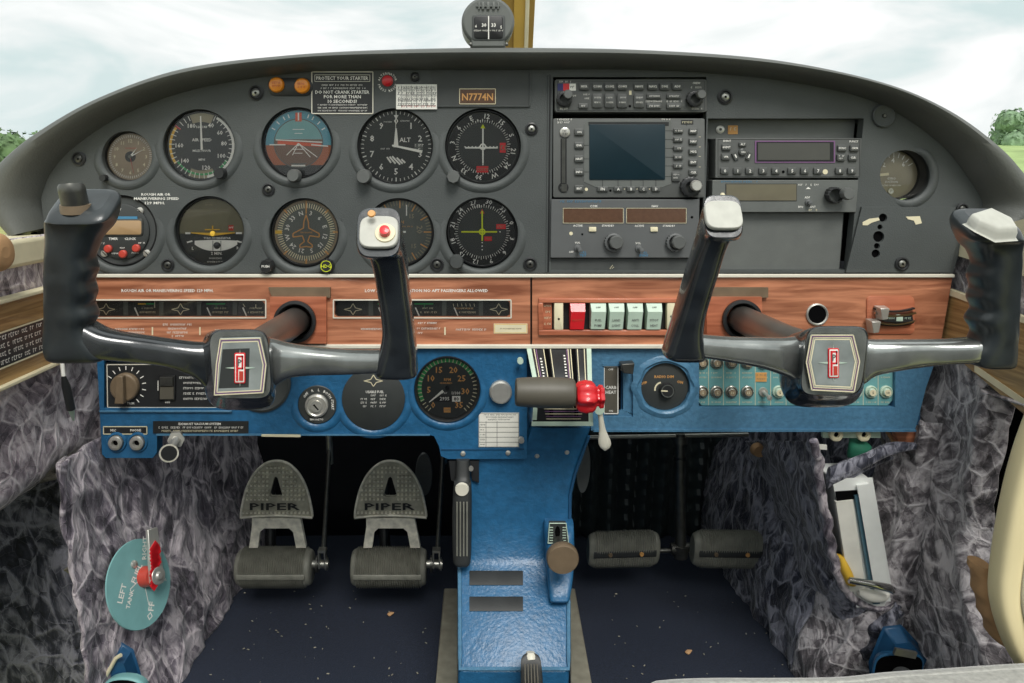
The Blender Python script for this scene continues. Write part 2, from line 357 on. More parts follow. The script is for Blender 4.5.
        for c, a, b, e_ in out:
            for k in range(n):
                t = 2*PI*k/n; cx, sy = math.cos(t), math.sin(t)
                vs.append(c+a*(math.copysign(abs(cx)**(2/e_), cx))+b*(math.copysign(abs(sy)**(2/e_), sy)))
        for i in range(len(out)-1):
            for k in range(n): fs.append((i*n+k, i*n+(k+1) % n, (i+1)*n+(k+1) % n, (i+1)*n+k))
        s.world(vs, fs, m)
        if cap: s.world(vs[:n], [tuple(range(n-1, -1, -1))], m); s.world(vs[-n:], [tuple(range(n))], mend or m)
        return s
    def wbox(s, c, d, m, rot=None):
        c = Vector(c); q = rot or Matrix.Identity(3); x, y, z = d[0]/2, d[1]/2, d[2]/2
        return s.world([c+q@Vector(p) for p in ((-x, -y, -z), (x, -y, -z), (x, y, -z), (-x, y, -z), (-x, -y, z), (x, -y, z), (x, y, z), (-x, y, z))],
                       [(3, 2, 1, 0), (4, 5, 6, 7), (0, 1, 5, 4), (1, 2, 6, 5), (2, 3, 7, 6), (3, 0, 4, 7)], m)
    def wpoly(s, loop, holes, Y0, Y1, m):
        """a plate parallel to the panel, with holes; loops are world (x, z)"""
        ls = [loop]+holes; flat = [p for l in ls for p in l]
        tris = tessellate_polygon([[Vector((x, z, 0)) for x, z in l] for l in ls]); n = len(flat)
        s.world([(x, Y0, z) for x, z in flat], [tuple(t) for t in tris], m)
        for l in ls:
            k = len(l); s.world([(x, Y0, z) for x, z in l]+[(x, Y1, z) for x, z in l], [(i, (i+1) % k, k+(i+1) % k, k+i) for i in range(k)], m)
        return s
def obj(name, b, parent=None, bevel=0, solid=0, sharp=38, flip=False):
    me = bpy.data.meshes.new(name)
    vs = b.v
    off = Vector((0, 0, 0))
    if parent is None and vs:
        lo = Vector([min(p[i] for p in vs) for i in range(3)]); hi = Vector([max(p[i] for p in vs) for i in range(3)]); off = Vector(((lo.x+hi.x)/2, (lo.y+hi.y)/2, lo.z))
        vs = [p-off for p in vs]
    me.from_pydata(vs, [], b.f)
    names = []
    for k in b.m:
        if k not in names: names.append(k)
    for k in names: me.materials.append(MATS[k])
    me.polygons.foreach_set('material_index', [names.index(k) for k in b.m]); me.polygons.foreach_set('use_smooth', [True]*len(b.m))
    me.update(); me.set_sharp_from_angle(angle=math.radians(sharp))
    o = bpy.data.objects.new(name, me); COL.objects.link(o); o.location = off
    if parent is not None: o.parent = parent.o if isinstance(parent, R) else parent
    if solid: md = o.modifiers.new('thick', 'SOLIDIFY'); md.thickness = solid; md.offset = 0
    if bevel: md = o.modifiers.new('edge', 'BEVEL'); md.width = bevel; md.segments = 2; md.limit_method = 'ANGLE'; md.angle_limit = math.radians(50)
    return o
def struct(name, b, **k): o = obj(name, b, None, **k); o['kind'] = 'structure'; return o
def copy_thing(root, du, dv, label):
    """a copy of a thing with copies of its parts, moved by real metres"""
    c = root.copy(); COL.objects.link(c); c['label'] = label; c.location = root.location+Vector((du, 0, dv))
    for ch in list(root.children):
        d = ch.copy(); COL.objects.link(d); d.parent = c
        for g in list(ch.children):
            e_ = g.copy(); COL.objects.link(e_); e_.parent = d
    return c
def spline(pts, n):
    out = []
    P = [Vector(p) for p in pts]
    for i in range(len(P)-1):
        a, b, c, d = P[max(i-1, 0)], P[i], P[i+1], P[min(i+2, len(P)-1)]
        for k in range(n):
            t = k/n; out.append(b+(c-a)*(.5*t)+(a*2-b*5+c*4-d)*(.5*t*t)+(b*3-a-c*3+d)*(.5*t*t*t))
    out.append(P[-1]); return out
# ================================================================== THE SETTING
def nz(x, y, z, s): return noise.noise(Vector((x*s, y*s, z*s)))
def crease(x, y, z, s): return 1-abs(noise.noise(Vector((x*s, y*s, z*s))))*2
XL, XR = -.452, .545
# outside: grass field, rising ground on the right, trees
b = B(); b.wbox((0, 60, -1.0), (900, 420, .1), 'grass'); struct('ground', b)
def hillf(s, t):
    x = 8+s*160; y = 40+t*90
    return Vector((x, y, -1.1+6.2*math.sin(min(1, t*1.3)*PI/2)*min(1, s*3.5)))
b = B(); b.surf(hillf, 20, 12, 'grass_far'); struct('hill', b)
def tree(name, x, y, z, h, rad, label, m, seed, cat='tree'):
    r = thing_at(name, label, cat, (x, y, z), s=1, group='trees beyond the field'); rnd = random.Random(seed)
    t = B(r); t.world(*(lambda k: (k[0], k[1], 'bark'))(cone(x, y, z, h*.55, rad*.07)))
    obj('trunk', t, r)
    c = B(r); lobes = [(Vector((x+rnd.uniform(-.6, .6)*rad, y+rnd.uniform(-.6, .6)*rad, z+h*rnd.uniform(.4, .85))), rad*rnd.uniform(.4, .62)) for _ in range(11)]
    vs = []; fs = []
    for _ in range(1500):
        cc, q = lobes[rnd.randrange(11)]; d = Vector((rnd.gauss(0, 1), rnd.gauss(0, 1), rnd.gauss(0, 1))).normalized()
        p = cc+d*q*rnd.uniform(.75, 1.05); s_ = rad*rnd.uniform(.05, .10)
        a = d.cross(Vector((rnd.random(), rnd.random(), rnd.random()))).normalized()*s_; e_ = (d+Vector((rnd.gauss(0, .5),)*3)).cross(a).normalized()*s_
        k = len(vs); vs += [p-a, p-e_*.6, p+a, p+e_*.6]; fs.append((k, k+1, k+2, k+3))
    for cc, q in lobes:
        k = len(vs); n = 8
        for j in range(5):
            f = PI*(j+.5)/5
            for i in range(n): g = 2*PI*i/n; vs.append(cc+Vector((math.sin(f)*math.cos(g), math.sin(f)*math.sin(g), math.cos(f)))*q*.8)
        fs += [(k+j*n+i, k+j*n+(i+1) % n, k+(j+1)*n+(i+1) % n, k+(j+1)*n+i) for j in range(4) for i in range(n)]
    c.world(vs, fs, m); obj('crown', c, r)
def cone(x, y, z, h, r0):
    n = 8; vs = [Vector((x+r0*q*math.cos(2*PI*k/n), y+r0*q*math.sin(2*PI*k/n), z+h*j)) for j, q in ((0, 1.3), (1, .6)) for k in range(n)]
    return vs, [(k, (k+1) % n, n+(k+1) % n, n+k) for k in range(n)]
LT = [(-18.9, 29.5, 3.3, 1.7), (-23.5, 33, 5.2, 2.3), (-30.5, 38, 6.6, 2.8), (-19.6, 34, 2.9, 1.4)]
LL = ['broad green tree just past the left end of the dashboard, nearest the hood', 'second green tree from the dashboard on the left, taller than the one nearest it',
      'tallest green tree at the left edge of the view outside', 'smallest green tree outside on the left, low against the dashboard']
for i, (x, y, h, q) in enumerate(LT): tree('tree', x, y, -1, h, q, LL[i], 'leaves', i)
RT = [(63.5, 86, 5.8, 3.0), (71, 92, 6.6, 3.3), (79.5, 98, 6.2, 3.5), (88, 104, 6.8, 3.5)]
RL = ['pale green tree just past the right end of the dashboard', 'pale green tree in the row on the rise, second from the dashboard', 'pale green tree in the row on the rise, third from the dashboard', 'pale green tree farthest right in the row on the rise']
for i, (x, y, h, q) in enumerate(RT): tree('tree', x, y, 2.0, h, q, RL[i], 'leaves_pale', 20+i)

# carpet, firewall
b = B(); b.surf(lambda s, t: Vector((-.46+s*1.0, -.62+t*1.08, .002*nz(s*9, t*9, 0, 1))), 60, 60, 'carpet'); struct('floor', b, solid=.004)
# the cabin behind the view: rear floor, side trim and bulkhead (they close the room and show in the polished parts)
b = B(); b.wbox((.045, -1.36, -.004), (1.16, 1.5, .02), 'carpet'); struct('floor_rear', b)
for sx_ in (XL-.075, XR+.075):
    b = B(); b.wbox((sx_-(.06 if sx_ < 0 else 0), -1.35, .30), (.03, 1.52, .64), 'seat_fabric'); struct('wall_left_rear' if sx_ < 0 else 'wall_right_rear', b, bevel=.01)
b = B(); b.wbox((.045, -2.12, .50), (1.2, .04, 1.05), 'seat_fabric'); struct('wall_rear', b, bevel=.01)
def fw(s, t):
    x = -.47+s*1.05; z = t*.70; y = .44
    y += .008*math.sin(x*190)+.0035*math.sin(z*210+math.sin(x*190)*1.6+x*60)
    return Vector((x, y, z))
b = B(); b.surf(lambda s, t: Vector((-.50+s*.62, .44, t*.70)), 10, 10, 'firewall'); b.surf(lambda s, t: Vector((.10+s*.50, fw((.57+s*.50)/1.05, t).y-.004, t*.70)), 110, 70, 'quilt'); struct('wall_front', b, solid=.004)
# side walls in crushed velvet; kick panels beside the pedals
def smooth(a, b_, x): t = max(0, min(1, (x-a)/(b_-a))); return t*t*(3-2*t)
def wl(s, t):
    y = -.60+s*.66; z = .0+t*.60
    x = XL-.006+.006*crease(3, y, z, 16)-.12*smooth(.36, .26, z)*smooth(.0, -.04, y)
    return Vector((x, y, z))
b = B(); b.surf(lambda s, t: wl(s, .53+.47*t), 70, 46, 'velvet'); b.surf(lambda s, t: wl(s, .53*t), 70, 50, 'velvet_shaded'); struct('wall_left', b, solid=.003)  # lower rows use the velvet copy coloured for shade
EDG = [(lambda p: (p.z, p.y))(WX(u, v, XR)) for u, v in ((1022, 400), (1012, 442), (999, 500), (986, 545), (981, 600), (992, 636), (1004, 663))]
def edge_y(z):
    E = sorted(EDG)
    if z <= E[0][0]: return E[0][1]
    for (a, ya), (c_, yc) in zip(E, E[1:]):
        if z <= c_: return ya+(yc-ya)*(z-a)/(c_-a)
    return -.20
def wr(s, t):
    z = t*.60; ye = edge_y(z); y = ye+s*(.04-ye)
    return Vector((XR+.008-.007*crease(7, y, z, 15)*smooth(.50, .44, z)-.010*math.exp(-((y-ye-.02)/.02)**2)+.012*smooth(.02, .0, y-ye), y+.02*smooth(.2, .36, z)*(1-s)-.0, z))
b = B(); b.surf(wr, 60, 90, 'velvet_side'); struct('wall_right', b, solid=.004)
def kl(s, t):
    y = -.085+s*.53; z = t*.36
    x0 = -.443+.052*smooth(-.08, .05, y)+.02*smooth(.05, .44, y)
    x1 = -.443+.028*smooth(-.02, .30, y)
    k = smooth(0, 1, z/.36); return Vector((x0*(1-k)+x1*k+.006*crease(1, y, z, 19)+.003*crease(5, y, z*.6, 45), y, z))
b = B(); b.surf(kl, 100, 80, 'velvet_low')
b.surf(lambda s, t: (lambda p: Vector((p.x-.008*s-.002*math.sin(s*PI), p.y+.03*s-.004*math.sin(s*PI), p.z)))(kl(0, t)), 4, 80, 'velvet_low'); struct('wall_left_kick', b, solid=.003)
def kr(s, t):
    y = .0+s*.45; z = t*.38
    x0 = .447-.012*smooth(.0, .44, y)+.05*smooth(.06, 0, y)*smooth(.0, .2, z); x1 = .535-.06*smooth(.0, .40, y)
    k = smooth(0, 1, z/.36); return Vector((x0*(1-k)+x1*k-.006*crease(2, y, z, 17)-.003*crease(6, y, z*.6, 45), y, z))
b = B(); b.surf(lambda s, t: kr(s*.13, t), 16, 80, 'velvet_side'); b.surf(lambda s, t: kr(.13+.87*s, t), 76, 80, 'velvet_shaded'); b.surf(lambda s, t: (lambda p: p+Vector(((XR+.02-p.x)*s, -.004*math.sin(s*PI), 0)))(kr(0, t)), 6, 80, 'velvet_side'); struct('wall_right_kick', b, solid=.003)  # past the near strip, shade is put into the velvet's colour
# close the sides of the space behind the panel
b = B(); b.surf(lambda s, t: Vector((XL-.03, .0+s*.45, .0+t*.62)), 2, 2, 'firewall'); struct('wall_left_forward', b, solid=.004)
b = B(); b.surf(lambda s, t: Vector((XR+.02, .0+s*.45, .0+t*.62)), 2, 2, 'firewall'); struct('wall_right_forward', b, solid=.004)

# left window sill and wooden rail with a placard
def band(X, pts, th, m, y0=-.60, y1=-.0):
    """a strip along a side wall: pts are (z0, z1)"""
    z0, z1 = pts; return (X-th/2 if X < 0 else X+th/2, (y0+y1)/2, (z0+z1)/2), (th, y1-y0, z1-z0), m
def zat(u, v, X): return WX(u, v, X).z
b = B(); zs0 = zat(42, 262, XL); zs1 = zat(42, 236, XL)
b.wbox(((XL-.06), -.30, (zs0+zs1)/2), (.13, .58, zs1-zs0), 'cream'); struct('trim_1', b, bevel=.004)
b = B(); p = W(2, 248, -.13); b.loft([((p.x-.05, -.15, p.z), (0, .012, 0), (0, 0, .012)), ((p.x-.02, -.15, p.z), (0, .022, 0), (0, 0, .020)), ((p.x+.01, -.15, p.z-.002), (0, .02, 0), (0, 0, .017)), ((p.x+.016, -.15, p.z-.002), (0, .006, 0), (0, 0, .005))], 'tan', ex=2.2)
o = obj('armrest_pad', b); tag(o, 'tan padded rounded end resting on the cream sill under the left window', 'pad')
zw0 = zat(62, 356, XL); zw1 = zat(45, 287, XL)
b = B(); b.wbox((XL+.004, -.29, (zw0+zw1)/2), (.012, .60, zw1-zw0), 'wood_side'); struct('trim_2', b, bevel=.001)
for i, z in enumerate((zw0, zw1)):
    b = B(); b.wbox((XL+.008, -.29, z), (.014, .60, .004), 'cream'); struct('trim_%d' % (3+i), b, bevel=.001)
zp1 = zat(40, 320, XL+.012); zp0 = zat(40, 353, XL+.012)
ya = WX(52, 340, XL+.01).y
r = thing_at('checklist_placard', 'black placard of dense white print on the wooden rail below the left window', 'placard', (XL+.0105, ya-.13, (zp0+zp1)/2), BASIS_LEFT, .001)
hh = (zp1-zp0)*500
b = B(r); b.box(-120, -hh, 120, hh, 0, .8, 'satin_black'); obj('plate', b, r)
b = B(r); b.frame(-119, -hh, 119, hh, 1.6, .95, 'cream')
for k in range(4):
    for c in range(2): b.scrib(-114+c*114, -hh+5+k*(2*hh-10)/3, -6+c*118, 4.6, .95, 'white')
obj('print', b, r)
# right wall: cream sill, wooden rail and white beading seen past the right control wheel
def ribbon(name, pts, X, m, th=.006):
    """a flat strip lying on the side wall X, outlined by where its corners are seen"""
    q = [WX(u, v, X) for u, v in pts]; n = len(q); b = B()
    b.world(q+[p+Vector((th, 0, 0)) for p in q], [tuple(range(n)), tuple(range(2*n-1, n-1, -1))]+[(k, (k+1) % n, n+(k+1) % n, n+k) for k in range(n)], m)
    return struct(name, b, bevel=.001)
ribbon('trim_5', [(948, 252), (1040, 280), (1060, 262), (1060, 210), (962, 237)], XR-.003, 'cream')
ribbon('trim_6', [(946, 292), (1060, 336), (1090, 468), (940, 343)], XR-.006, 'wood_side')
ribbon('trim_7', [(946, 289), (1060, 332), (1060, 336), (946, 293)], XR-.008, 'cream')
ribbon('trim_8', [(975, 366), (1060, 425), (1060, 431), (975, 371)], XR-.008, 'cream')
# cream door frame at the far right
fr = [W(1050, 350, -.22), W(1034, 400, -.22), W(1016, 450, -.22), W(1003, 500, -.22), W(993, 560, -.22), W(991, 600, -.22), W(1002, 640, -.22), W(1017, 668, -.22), W(1040, 700, -.22)]
b = B(); pts = spline(fr, 6); b.loft([(p+Vector((.012, 0, 0)), Vector((.0100, 0, 0)), Vector((0, .012, 0)), 3) for p in pts], 'cream_frame', sub=1)
struct('door_1', b)
fr2 = [p+Vector((.034, -.01, 0)) for p in fr]; b = B(); b.loft([(p, Vector((.013, 0, 0)), Vector((0, .012, 0)), 4) for p in spline(fr2, 6)], 'white', sub=1); struct('door_1_inner', b)
b = B(); b.wbox((XR+.075, -.20, .30), (.01, .5, .62), 'hole'); struct('door_1_gap', b)
b = B(); pts = [W(u, v, -.19) for u, v in ((979, 562), (983, 590), (991, 618), (1000, 640))]
b.loft([(p, Vector((.007+.002*math.sin(i*2), 0, .0)), Vector((0, .012, 0)), 2.2) for i, p in enumerate(spline(pts, 4))], 'tan', sub=1)
o = obj('foam_strip', b); tag(o, 'torn tan foam showing between the velvet side panel and the cream door frame', 'foam')

# ================================================================== WINDSHIELD
def ws(s, t):
    x = -.66+s*1.46; c = (x-.05)/.73
    y = .40-.28*c*c-.30*t*(1-.2*c*c); return Vector((x, y, .66+t*.46-.05*c*c))
b = B(); b.surf(ws, 40, 16, 'glass_pane'); struct('window_1', b)
# ================================================================== GLARE SHIELD
Oo = [(34, 236), (18, 221), (5, 202), (1, 184), (20, 160), (60, 130), (120, 98), (200, 71), (300, 59), (400, 53), (512, 51), (640, 54), (760, 64), (860, 86), (930, 116), (980, 152), (1008, 182), (1021, 203), (1006, 216), (994, 226)]
Ii = [(46, 228), (43, 216), (41, 205), (43, 194), (52, 172), (76, 146), (126, 114), (200, 88), (300, 73), (400, 70), (512, 70), (640, 70), (752, 77), (842, 92), (895, 112), (942, 146), (969, 180), (981, 200), (980, 212), (972, 222)]
OW = spline([W(u, v, .035) for u, v in Oo], 8); IW = spline([W(u, v, .0) for u, v in Ii], 8)
b = B(); rows = []
for o_, i_ in zip(OW, IW):
    d = (o_-i_); d.y = 0; l = d.length; dn = d/l
    prof = [(0, .004), (.03, -.006), (.10, -.015), (.22, -.025), (.36, -.032), (.50, -.034), (.64, -.030), (.77, -.019), (.88, -.003), (.96, .017), (1.0, .042), (.99, .10)]
    row = [i_+dn*l*a+Vector((0, y, 0)) for a, y in prof]
    c = o_.x-.05
    fl = max(0, min(1, (o_.z-.60)/.12))
    row.append(Vector((o_.x*.93, .33-.30*(c/.6)**2, o_.z-.03))); rows.append(row)
nr = len(rows[0]); vs = [p for q in rows for p in q]
b.world(vs, [(i*nr+j, i*nr+j+1, (i+1)*nr+j+1, (i+1)*nr+j) for i in range(len(rows)-1) for j in range(nr-1)]+[tuple(range(nr)), tuple((len(rows)-1)*nr+j for j in range(nr))][:0], 'hood')
for rr_ in (rows[0], rows[-1]): b.world(rr_, [tuple(range(nr))], 'hood')
o = obj('glare_shield', b, sharp=60); tag(o, 'long padded dark grey arched hood over the whole instrument panel', 'glare shield')
# deck under the windshield closing the space behind the panel
# ================================================================== CENTRE POST AND COMPASS
b = B()
def post(u0, u1, m, dy, y0=.20, w=.012):
    a0, a1 = W(u0[0], 50, y0), W(u1[0], 50, y0); c0, c1 = W(u0[1]+2, -60, y0-.09), W(u1[1]+2, -60, y0-.09)
    q = [a0, a1, c1, c0]; q = [p+Vector((0, dy, 0)) for p in q]; dn = Vector((0, 0, -.06)); q[0] += dn; q[1] += dn
    b.world(q+[p+Vector((0, w, 0)) for p in q], [(0, 1, 2, 3), (7, 6, 5, 4), (0, 4, 5, 1), (1, 5, 6, 2), (2, 6, 7, 3), (3, 7, 4, 0)], m)
post((500, 500), (515, 513), 'gold_dark', 0); post((513, 513), (524, 526), 'gold_post', -.004, w=.016); post((523, 525), (527, 529), 'cream', -.008, w=.02); post((526, 528), (531, 536), 'gold_dark', -.004, w=.016)
struct('trim_9', b, bevel=.001)
r = thing('compass', 'round grey magnetic compass standing on top of the hood beside the gold post', 'compass', 488, 24, .02)
b = B(r); pts = []
for k in range(41):
    a = math.radians(-140+k*7); pts.append((488+26.5*math.sin(a), 22-25.5*math.cos(a)))
pts = pts+[(506, 49), (470, 49)]
b.poly(pts, -34, 0, 'knob_grey', 1); b.poly([(488+(x-488)*.96, 23+(y-23)*.96) for x, y in pts], 0, 3, 'plate_grey', .97); obj('body', b, r, bevel=.0012)
b = B(r); b.rbox(472, 15.5, 505, 41, 2.8, 3.8, 'recess_grey', 3); obj('window_frame', b, r)
b = B(r); b.rbox(474, 17, 503, 39.5, 3.6, 4.4, 'black', 3)
b.line(488.5, 17, 488.5, 40, 1, 4.6, 'white'); b.scrib(474, 31.5, 502, 1.6, 4.6, 'white'); b.text('6', 476, 27, 3, 4.6, 'white', 8); b.text('30', 484, 26, 3.6, 4.6, 'white'); b.text('33', 493.5, 26, 3.6, 4.6, 'white'); b.text('S', 501, 28, 3, 4.6, 'white', -8); obj('card', b, r)
b = B(r)
for k, (u, w) in enumerate(((479, 1.6), (483, 2.5), (488, 3), (493.5, 2.5), (498, 1.6))): b.rbox(u-w/2, 3, u+w/2, 10.5, 3, 5, 'plate_grey', .5, .3)
b.box(476, 6.4, 500, 7.6, 3, 4.6, 'plate_grey'); obj('adjuster', b, r)
for u in (470.5, 506.5):
    b = B(r); b.lathe(u, 45, [(1.7, 2), (1.7, 4), (1, 4.4), (0, 4.4)], 'steel_dark', 12); obj('screw', b, r)

# ================================================================== MAIN PANEL PLATE
def wz(u, v, Y=0): p = W(u, v, Y); return (p.x, p.z)
outline = [wz(u, v) for u, v in [(40, 190), (52, 168), (76, 142), (126, 110), (200, 84), (300, 68), (400, 64), (512, 63), (640, 64), (756, 72), (850, 87), (903, 109), (948, 143), (975, 179), (986, 204), (974, 222), (962, 243), (953, 273), (88, 273), (62, 245), (44, 226)]]
GA = [(127, 156, 25), (199, 145, 36), (297, 143, 36), (395, 146, 38), (483, 146, 38), (121, 231, 36), (209, 231, 35), (304, 233, 35), (399, 233, 35), (482, 233, 36), (905, 175, 25)]
def circ(u, v, q, n=48): return [wz(u+q*math.cos(2*PI*k/n), v+q*math.sin(2*PI*k/n)) for k in range(n)]
KEY = [(883, 217.7, 4.2), (880, 227, 2.6), (878.7, 236.6, 5.6), (877, 246, 3), (875.8, 253.6, 4.2)]
holes = [circ(*g) for g in GA]+[[wz(*p) for p in q] for q in ([(553, 77), (706.5, 77), (706.5, 118.4), (700.5, 270), (551, 270)], [(708, 118.4), (864, 118.4), (849, 270), (703.5, 270)])]
r = thing('instrument_panel', 'dark grey moulded instrument panel holding all the round dials and the radios', 'instrument panel', 500, 273, 0)
PAN = r
b = B(r); b.wpoly(outline, holes, 0, .012, 'panel_grey'); obj('face_plate', b, r)
b = B(r)
b.poly([(130, 112), (210, 88), (300, 74), (400, 69), (640, 69), (756, 78), (850, 98), (930, 140), (935, 268), (100, 268), (90, 150)], -66, -62, 'black'); obj('backing', b, r)
   # moulded lips round the lower side of each dial well
for (u, v, q) in GA:
    b = B(r)
    if u == 905: aa = (20, 200)
    else: aa = (70, 290)
    n = 40; sec = [(q+.2, 0), (q+1.2, 1.3), (q+4, 2.2), (q+7, 1.6), (q+9.2, 0)]; vs = []; fs = []
    for k in range(n+1):
        t = k/n; a = math.radians(aa[0]+(aa[1]-aa[0])*t); f = min(1, min(t, 1-t)*7)
        for (rr_, h) in sec: vs.append((u+(q+(rr_-q)*(.5+.5*f))*math.sin(a), v-(q+(rr_-q)*(.5+.5*f))*math.cos(a), h*f))
    for k in range(n):
        for j in range(4): fs.append((k*5+j, k*5+j+1, (k+1)*5+j+1, (k+1)*5+j))
    b.add(vs, fs, 'panel_grey'); obj('dial_surround', b, r)

b = B(r); b.rod(548.6, 75, 546.5, 272, 1.1, 0, 1.4, 'panel_grey'); b.rod(550.2, 75, 548.2, 272, 1.6, .05, .3, 'black'); obj('seam', b, r)
# sunk strip with the registration plate
b = B(r); b.poly([(431, 70), (530, 70), (529, 106), (436, 106)], 0, .5, 'recess_grey'); b.rod(432, 106.3, 530, 106.3, 1, 0, 1.8, 'panel_grey'); b.rod(530.3, 72, 529.6, 106.5, 1, 0, 1.8, 'panel_grey'); b.rod(432, 80, 432, 106, .8, 0, 1.4, 'panel_grey')
b.rod(357, 67.5, 432, 67.5, 1, 0, 2, 'panel_grey'); obj('strip_recess', b, r)
SCREWS = [(256, 93, 7.5, 1), (268.5, 189.5, 6.5, 0), (168, 265, 6.5, 0), (437, 264.5, 7, 0), (530, 264, 7, 0), (531.5, 129, 6.5, 1), (725, 97, 7.5, 1), (79, 159, 7, 0), (960, 209, 6, 0, 3), (900, 263.5, 7, 1, 3), (415, 77, 5, 0)]
for u, v, q, bright, *hz in SCREWS:
    hz = hz[0] if hz else 0
    b = B(r); b.lathe(u, v, [(q, hz), (q, hz+1.2), (q*.8, hz+1.6), (q*.66, hz+.3), (q*.4, hz+.3)], 'satin_black', 22); b.lathe(u, v, [(q*.5, hz+.2), (q*.48, hz+1.4), (q*.34, hz+1.9), (0, hz+1.9)], 'metal' if bright else 'steel_dark', 14)
    b.disc(u, v, q*.17, hz+2, 'hole', 8); obj('screw', b, r)
b = B(r); b.lathe(883, 116, [(11.5, 0), (11.5, 2.4), (10.4, 3), (9, 2.4), (2.6, 2.4), (2.2, 1.6), (0, 1.6)], 'panel_grey', 32, lobes=0); b.lathe(883, 116, [(1.8, 1.4), (1.6, 3.4), (0, 3.4)], 'steel_dark', 10); obj('blanking_cap', b, r)
b = B(r); b.text('ROUGH AIR OR', 156, 194.4, 2.6, .15, 'white', w=29); b.text('MANEUVERING SPEED', 156.5, 198.6, 2.6, .15, 'white', w=45); b.text('129 MPH.', 155, 203, 2.6, .15, 'white', w=20); obj('lettering', b, r)
# right-hand lower plate with the row of empty holes
b = B(r); o1 = [wz(*p) for p in ((866, 210), (963, 210), (959, 240), (951, 272.5), (846, 272.5), (859, 210))]
b.wpoly([wz(*p, -.003) for p in ((862, 207), (962, 207), (957, 240), (950, 272.5), (846, 272.5))], [[wz(u+q*math.cos(2*PI*k/20), v+q*1.0*math.sin(2*PI*k/20), -.003) for k in range(20)] for u, v, q in KEY], -.003, 0, 'panel_grey')
for u, v, q in KEY: b.disc(u, v, q+.4, .12, 'hole')
b.poly([(861, 222), (868, 218.5), (877, 217.5), (878, 220), (870, 222.5), (866, 225), (861, 225)], 2.6, 3.1, 'cream'); b.poly([(904, 216.5), (918, 216), (920, 223), (914, 224.5), (912, 220.5), (906, 219)], 2.6, 3.1, 'cream')
obj('switch_plate', b, r)
# the two radio bays: lining, upper plate with a ring and a sticker, lower blank plates
b = B(r); b.poly([(706, 118.4), (863, 118.4), (861, 138), (706, 138)], -16, -14, 'plate_grey'); b.poly([(704, 136), (861, 136), (848.5, 272), (703, 272)], -20, -18, 'recess_grey')
b.lathe(725, 128.6, [(4.2, -14), (4.2, -13), (3, -12.6), (1.6, -12.6), (1.3, -13.6)], 'brushed', 20); b.rbox(733, 124.4, 743, 133.4, -14, -13.4, 'amber_text', .6, .2); b.scrib(735, 128, 741, 3, -13.2, 'cream'); b.lathe(706.7, 131.5, [(3, -13), (3, -12), (1, -11.5), (0, -11.5)], 'steel_dark', 12)
obj('bay_lining', b, r)
b = B(r); b.poly([(712.5, 213), (847, 213), (842.5, 272), (708, 272)], -10, -7, 'plate_grey'); obj('blank_plate', b, r)
b = B(r); b.poly([(550, 258.5), (697.5, 258.5), (697, 272), (549, 272)], -4, -1, 'recess_grey'); b.line(610, 269, 613, 265, .5, -.8, 'cream'); b.line(612, 269, 614, 267, .4, -.8, 'cream'); obj('blank_plate', b, r)
# N-number plate, warning placards, stickers, warning lights
r = thing('registration_plate', 'small brown registration plate lettered N7774N on the panel strip', 'placard', 477, 96.5, 0)
b = B(r); b.box(459, 88.5, 496, 104.5, 0, 1, 'display_brown'); obj('plate', b, r); b = B(r); b.frame(459.6, 89, 495.4, 104, .7, 1.1, 'cream'); b.text('N7774N', 477.5, 97, 7.2, 1.15, 'amber_text', w=31); obj('lettering', b, r)
r = thing('starter_placard', 'black placard headed PROTECT YOUR STARTER beside the two amber lights', 'placard', 342, 93, 0)
b = B(r); b.box(311.5, 71.5, 373.5, 114, 0, .8, 'satin_black'); obj('plate', b, r)
b = B(r); b.frame(312, 72, 373, 113.6, 1, .95, 'trim_white'); b.frame(315, 75, 370, 81.6, .5, .95, 'trim_white'); b.text('PROTECT YOUR STARTER', 342.5, 78.3, 3.6, .95, 'white', w=52)
b.scrib(322, 85.2, 362, 1.7, .95, 'white'); b.scrib(320, 88.4, 366, 1.7, .95, 'white'); b.text('DO NOT CRANK STARTER', 342.5, 92.2, 3.3, .95, 'white', w=54); b.text('FOR MORE THAN', 342.5, 96.8, 3.3, .95, 'white', w=37); b.text('10 SECONDS!', 342.5, 101.4, 3.3, .95, 'white', w=29)
for k in range(3): b.scrib(318, 105+k*2.9, 367, 1.5, .95, 'white')
obj('lettering', b, r)
r = thing('warning_light_panel', 'black strip holding two amber warning lights left of the starter placard', 'warning light', 290, 87, 0)
b = B(r); b.rbox(268, 78, 313, 96, 0, 1.2, 'satin_black', 8); obj('mount', b, r)
for u, v in ((277, 85), (302.5, 86)):
    b = B(r); b.lathe(u, v, [(8, .5), (7.6, 3), (6.6, 4.4), (3, 5.2), (0, 5.2)], 'amber', 28); b.scrib(u-3.5, v-1.6, u+3, 2.2, 5.35, 'orange_red'); b.scrib(u-3.5, v+1.8, u+3, 2.2, 5.35, 'orange_red'); obj('lamp', b, r)
r = thing('push_button', 'small red push button ringed with white lettering above the altimeter', 'button', 387.5, 82, 0)
b = B(r); b.lathe(387.5, 81, [(5.6, 0), (5.6, 1.6), (4.8, 2.2), (4.4, 2.2), (4.2, 4), (3, 4.6), (0, 4.6)], 'red', 24); obj('cap', b, r)
b = B(r)
for k, ch in enumerate('ALTERNATOR'): a = -75+k*16.7; b.text(ch, 387.5+8.6*math.sin(math.radians(a)), 82-8.6*math.cos(math.radians(a)), 2.4, .2, 'white', a)
for k, ch in enumerate('PRESS RESET'): a = 250-k*14; b.text(ch, 387.5+9*math.sin(math.radians(a)), 82-9*math.cos(math.radians(a)), 2.4, .2, 'white', a+180)
obj('lettering', b, r)
r = thing('deviation_card', 'white card printed with small columns of figures above the altimeter', 'card', 416.5, 97, 0)
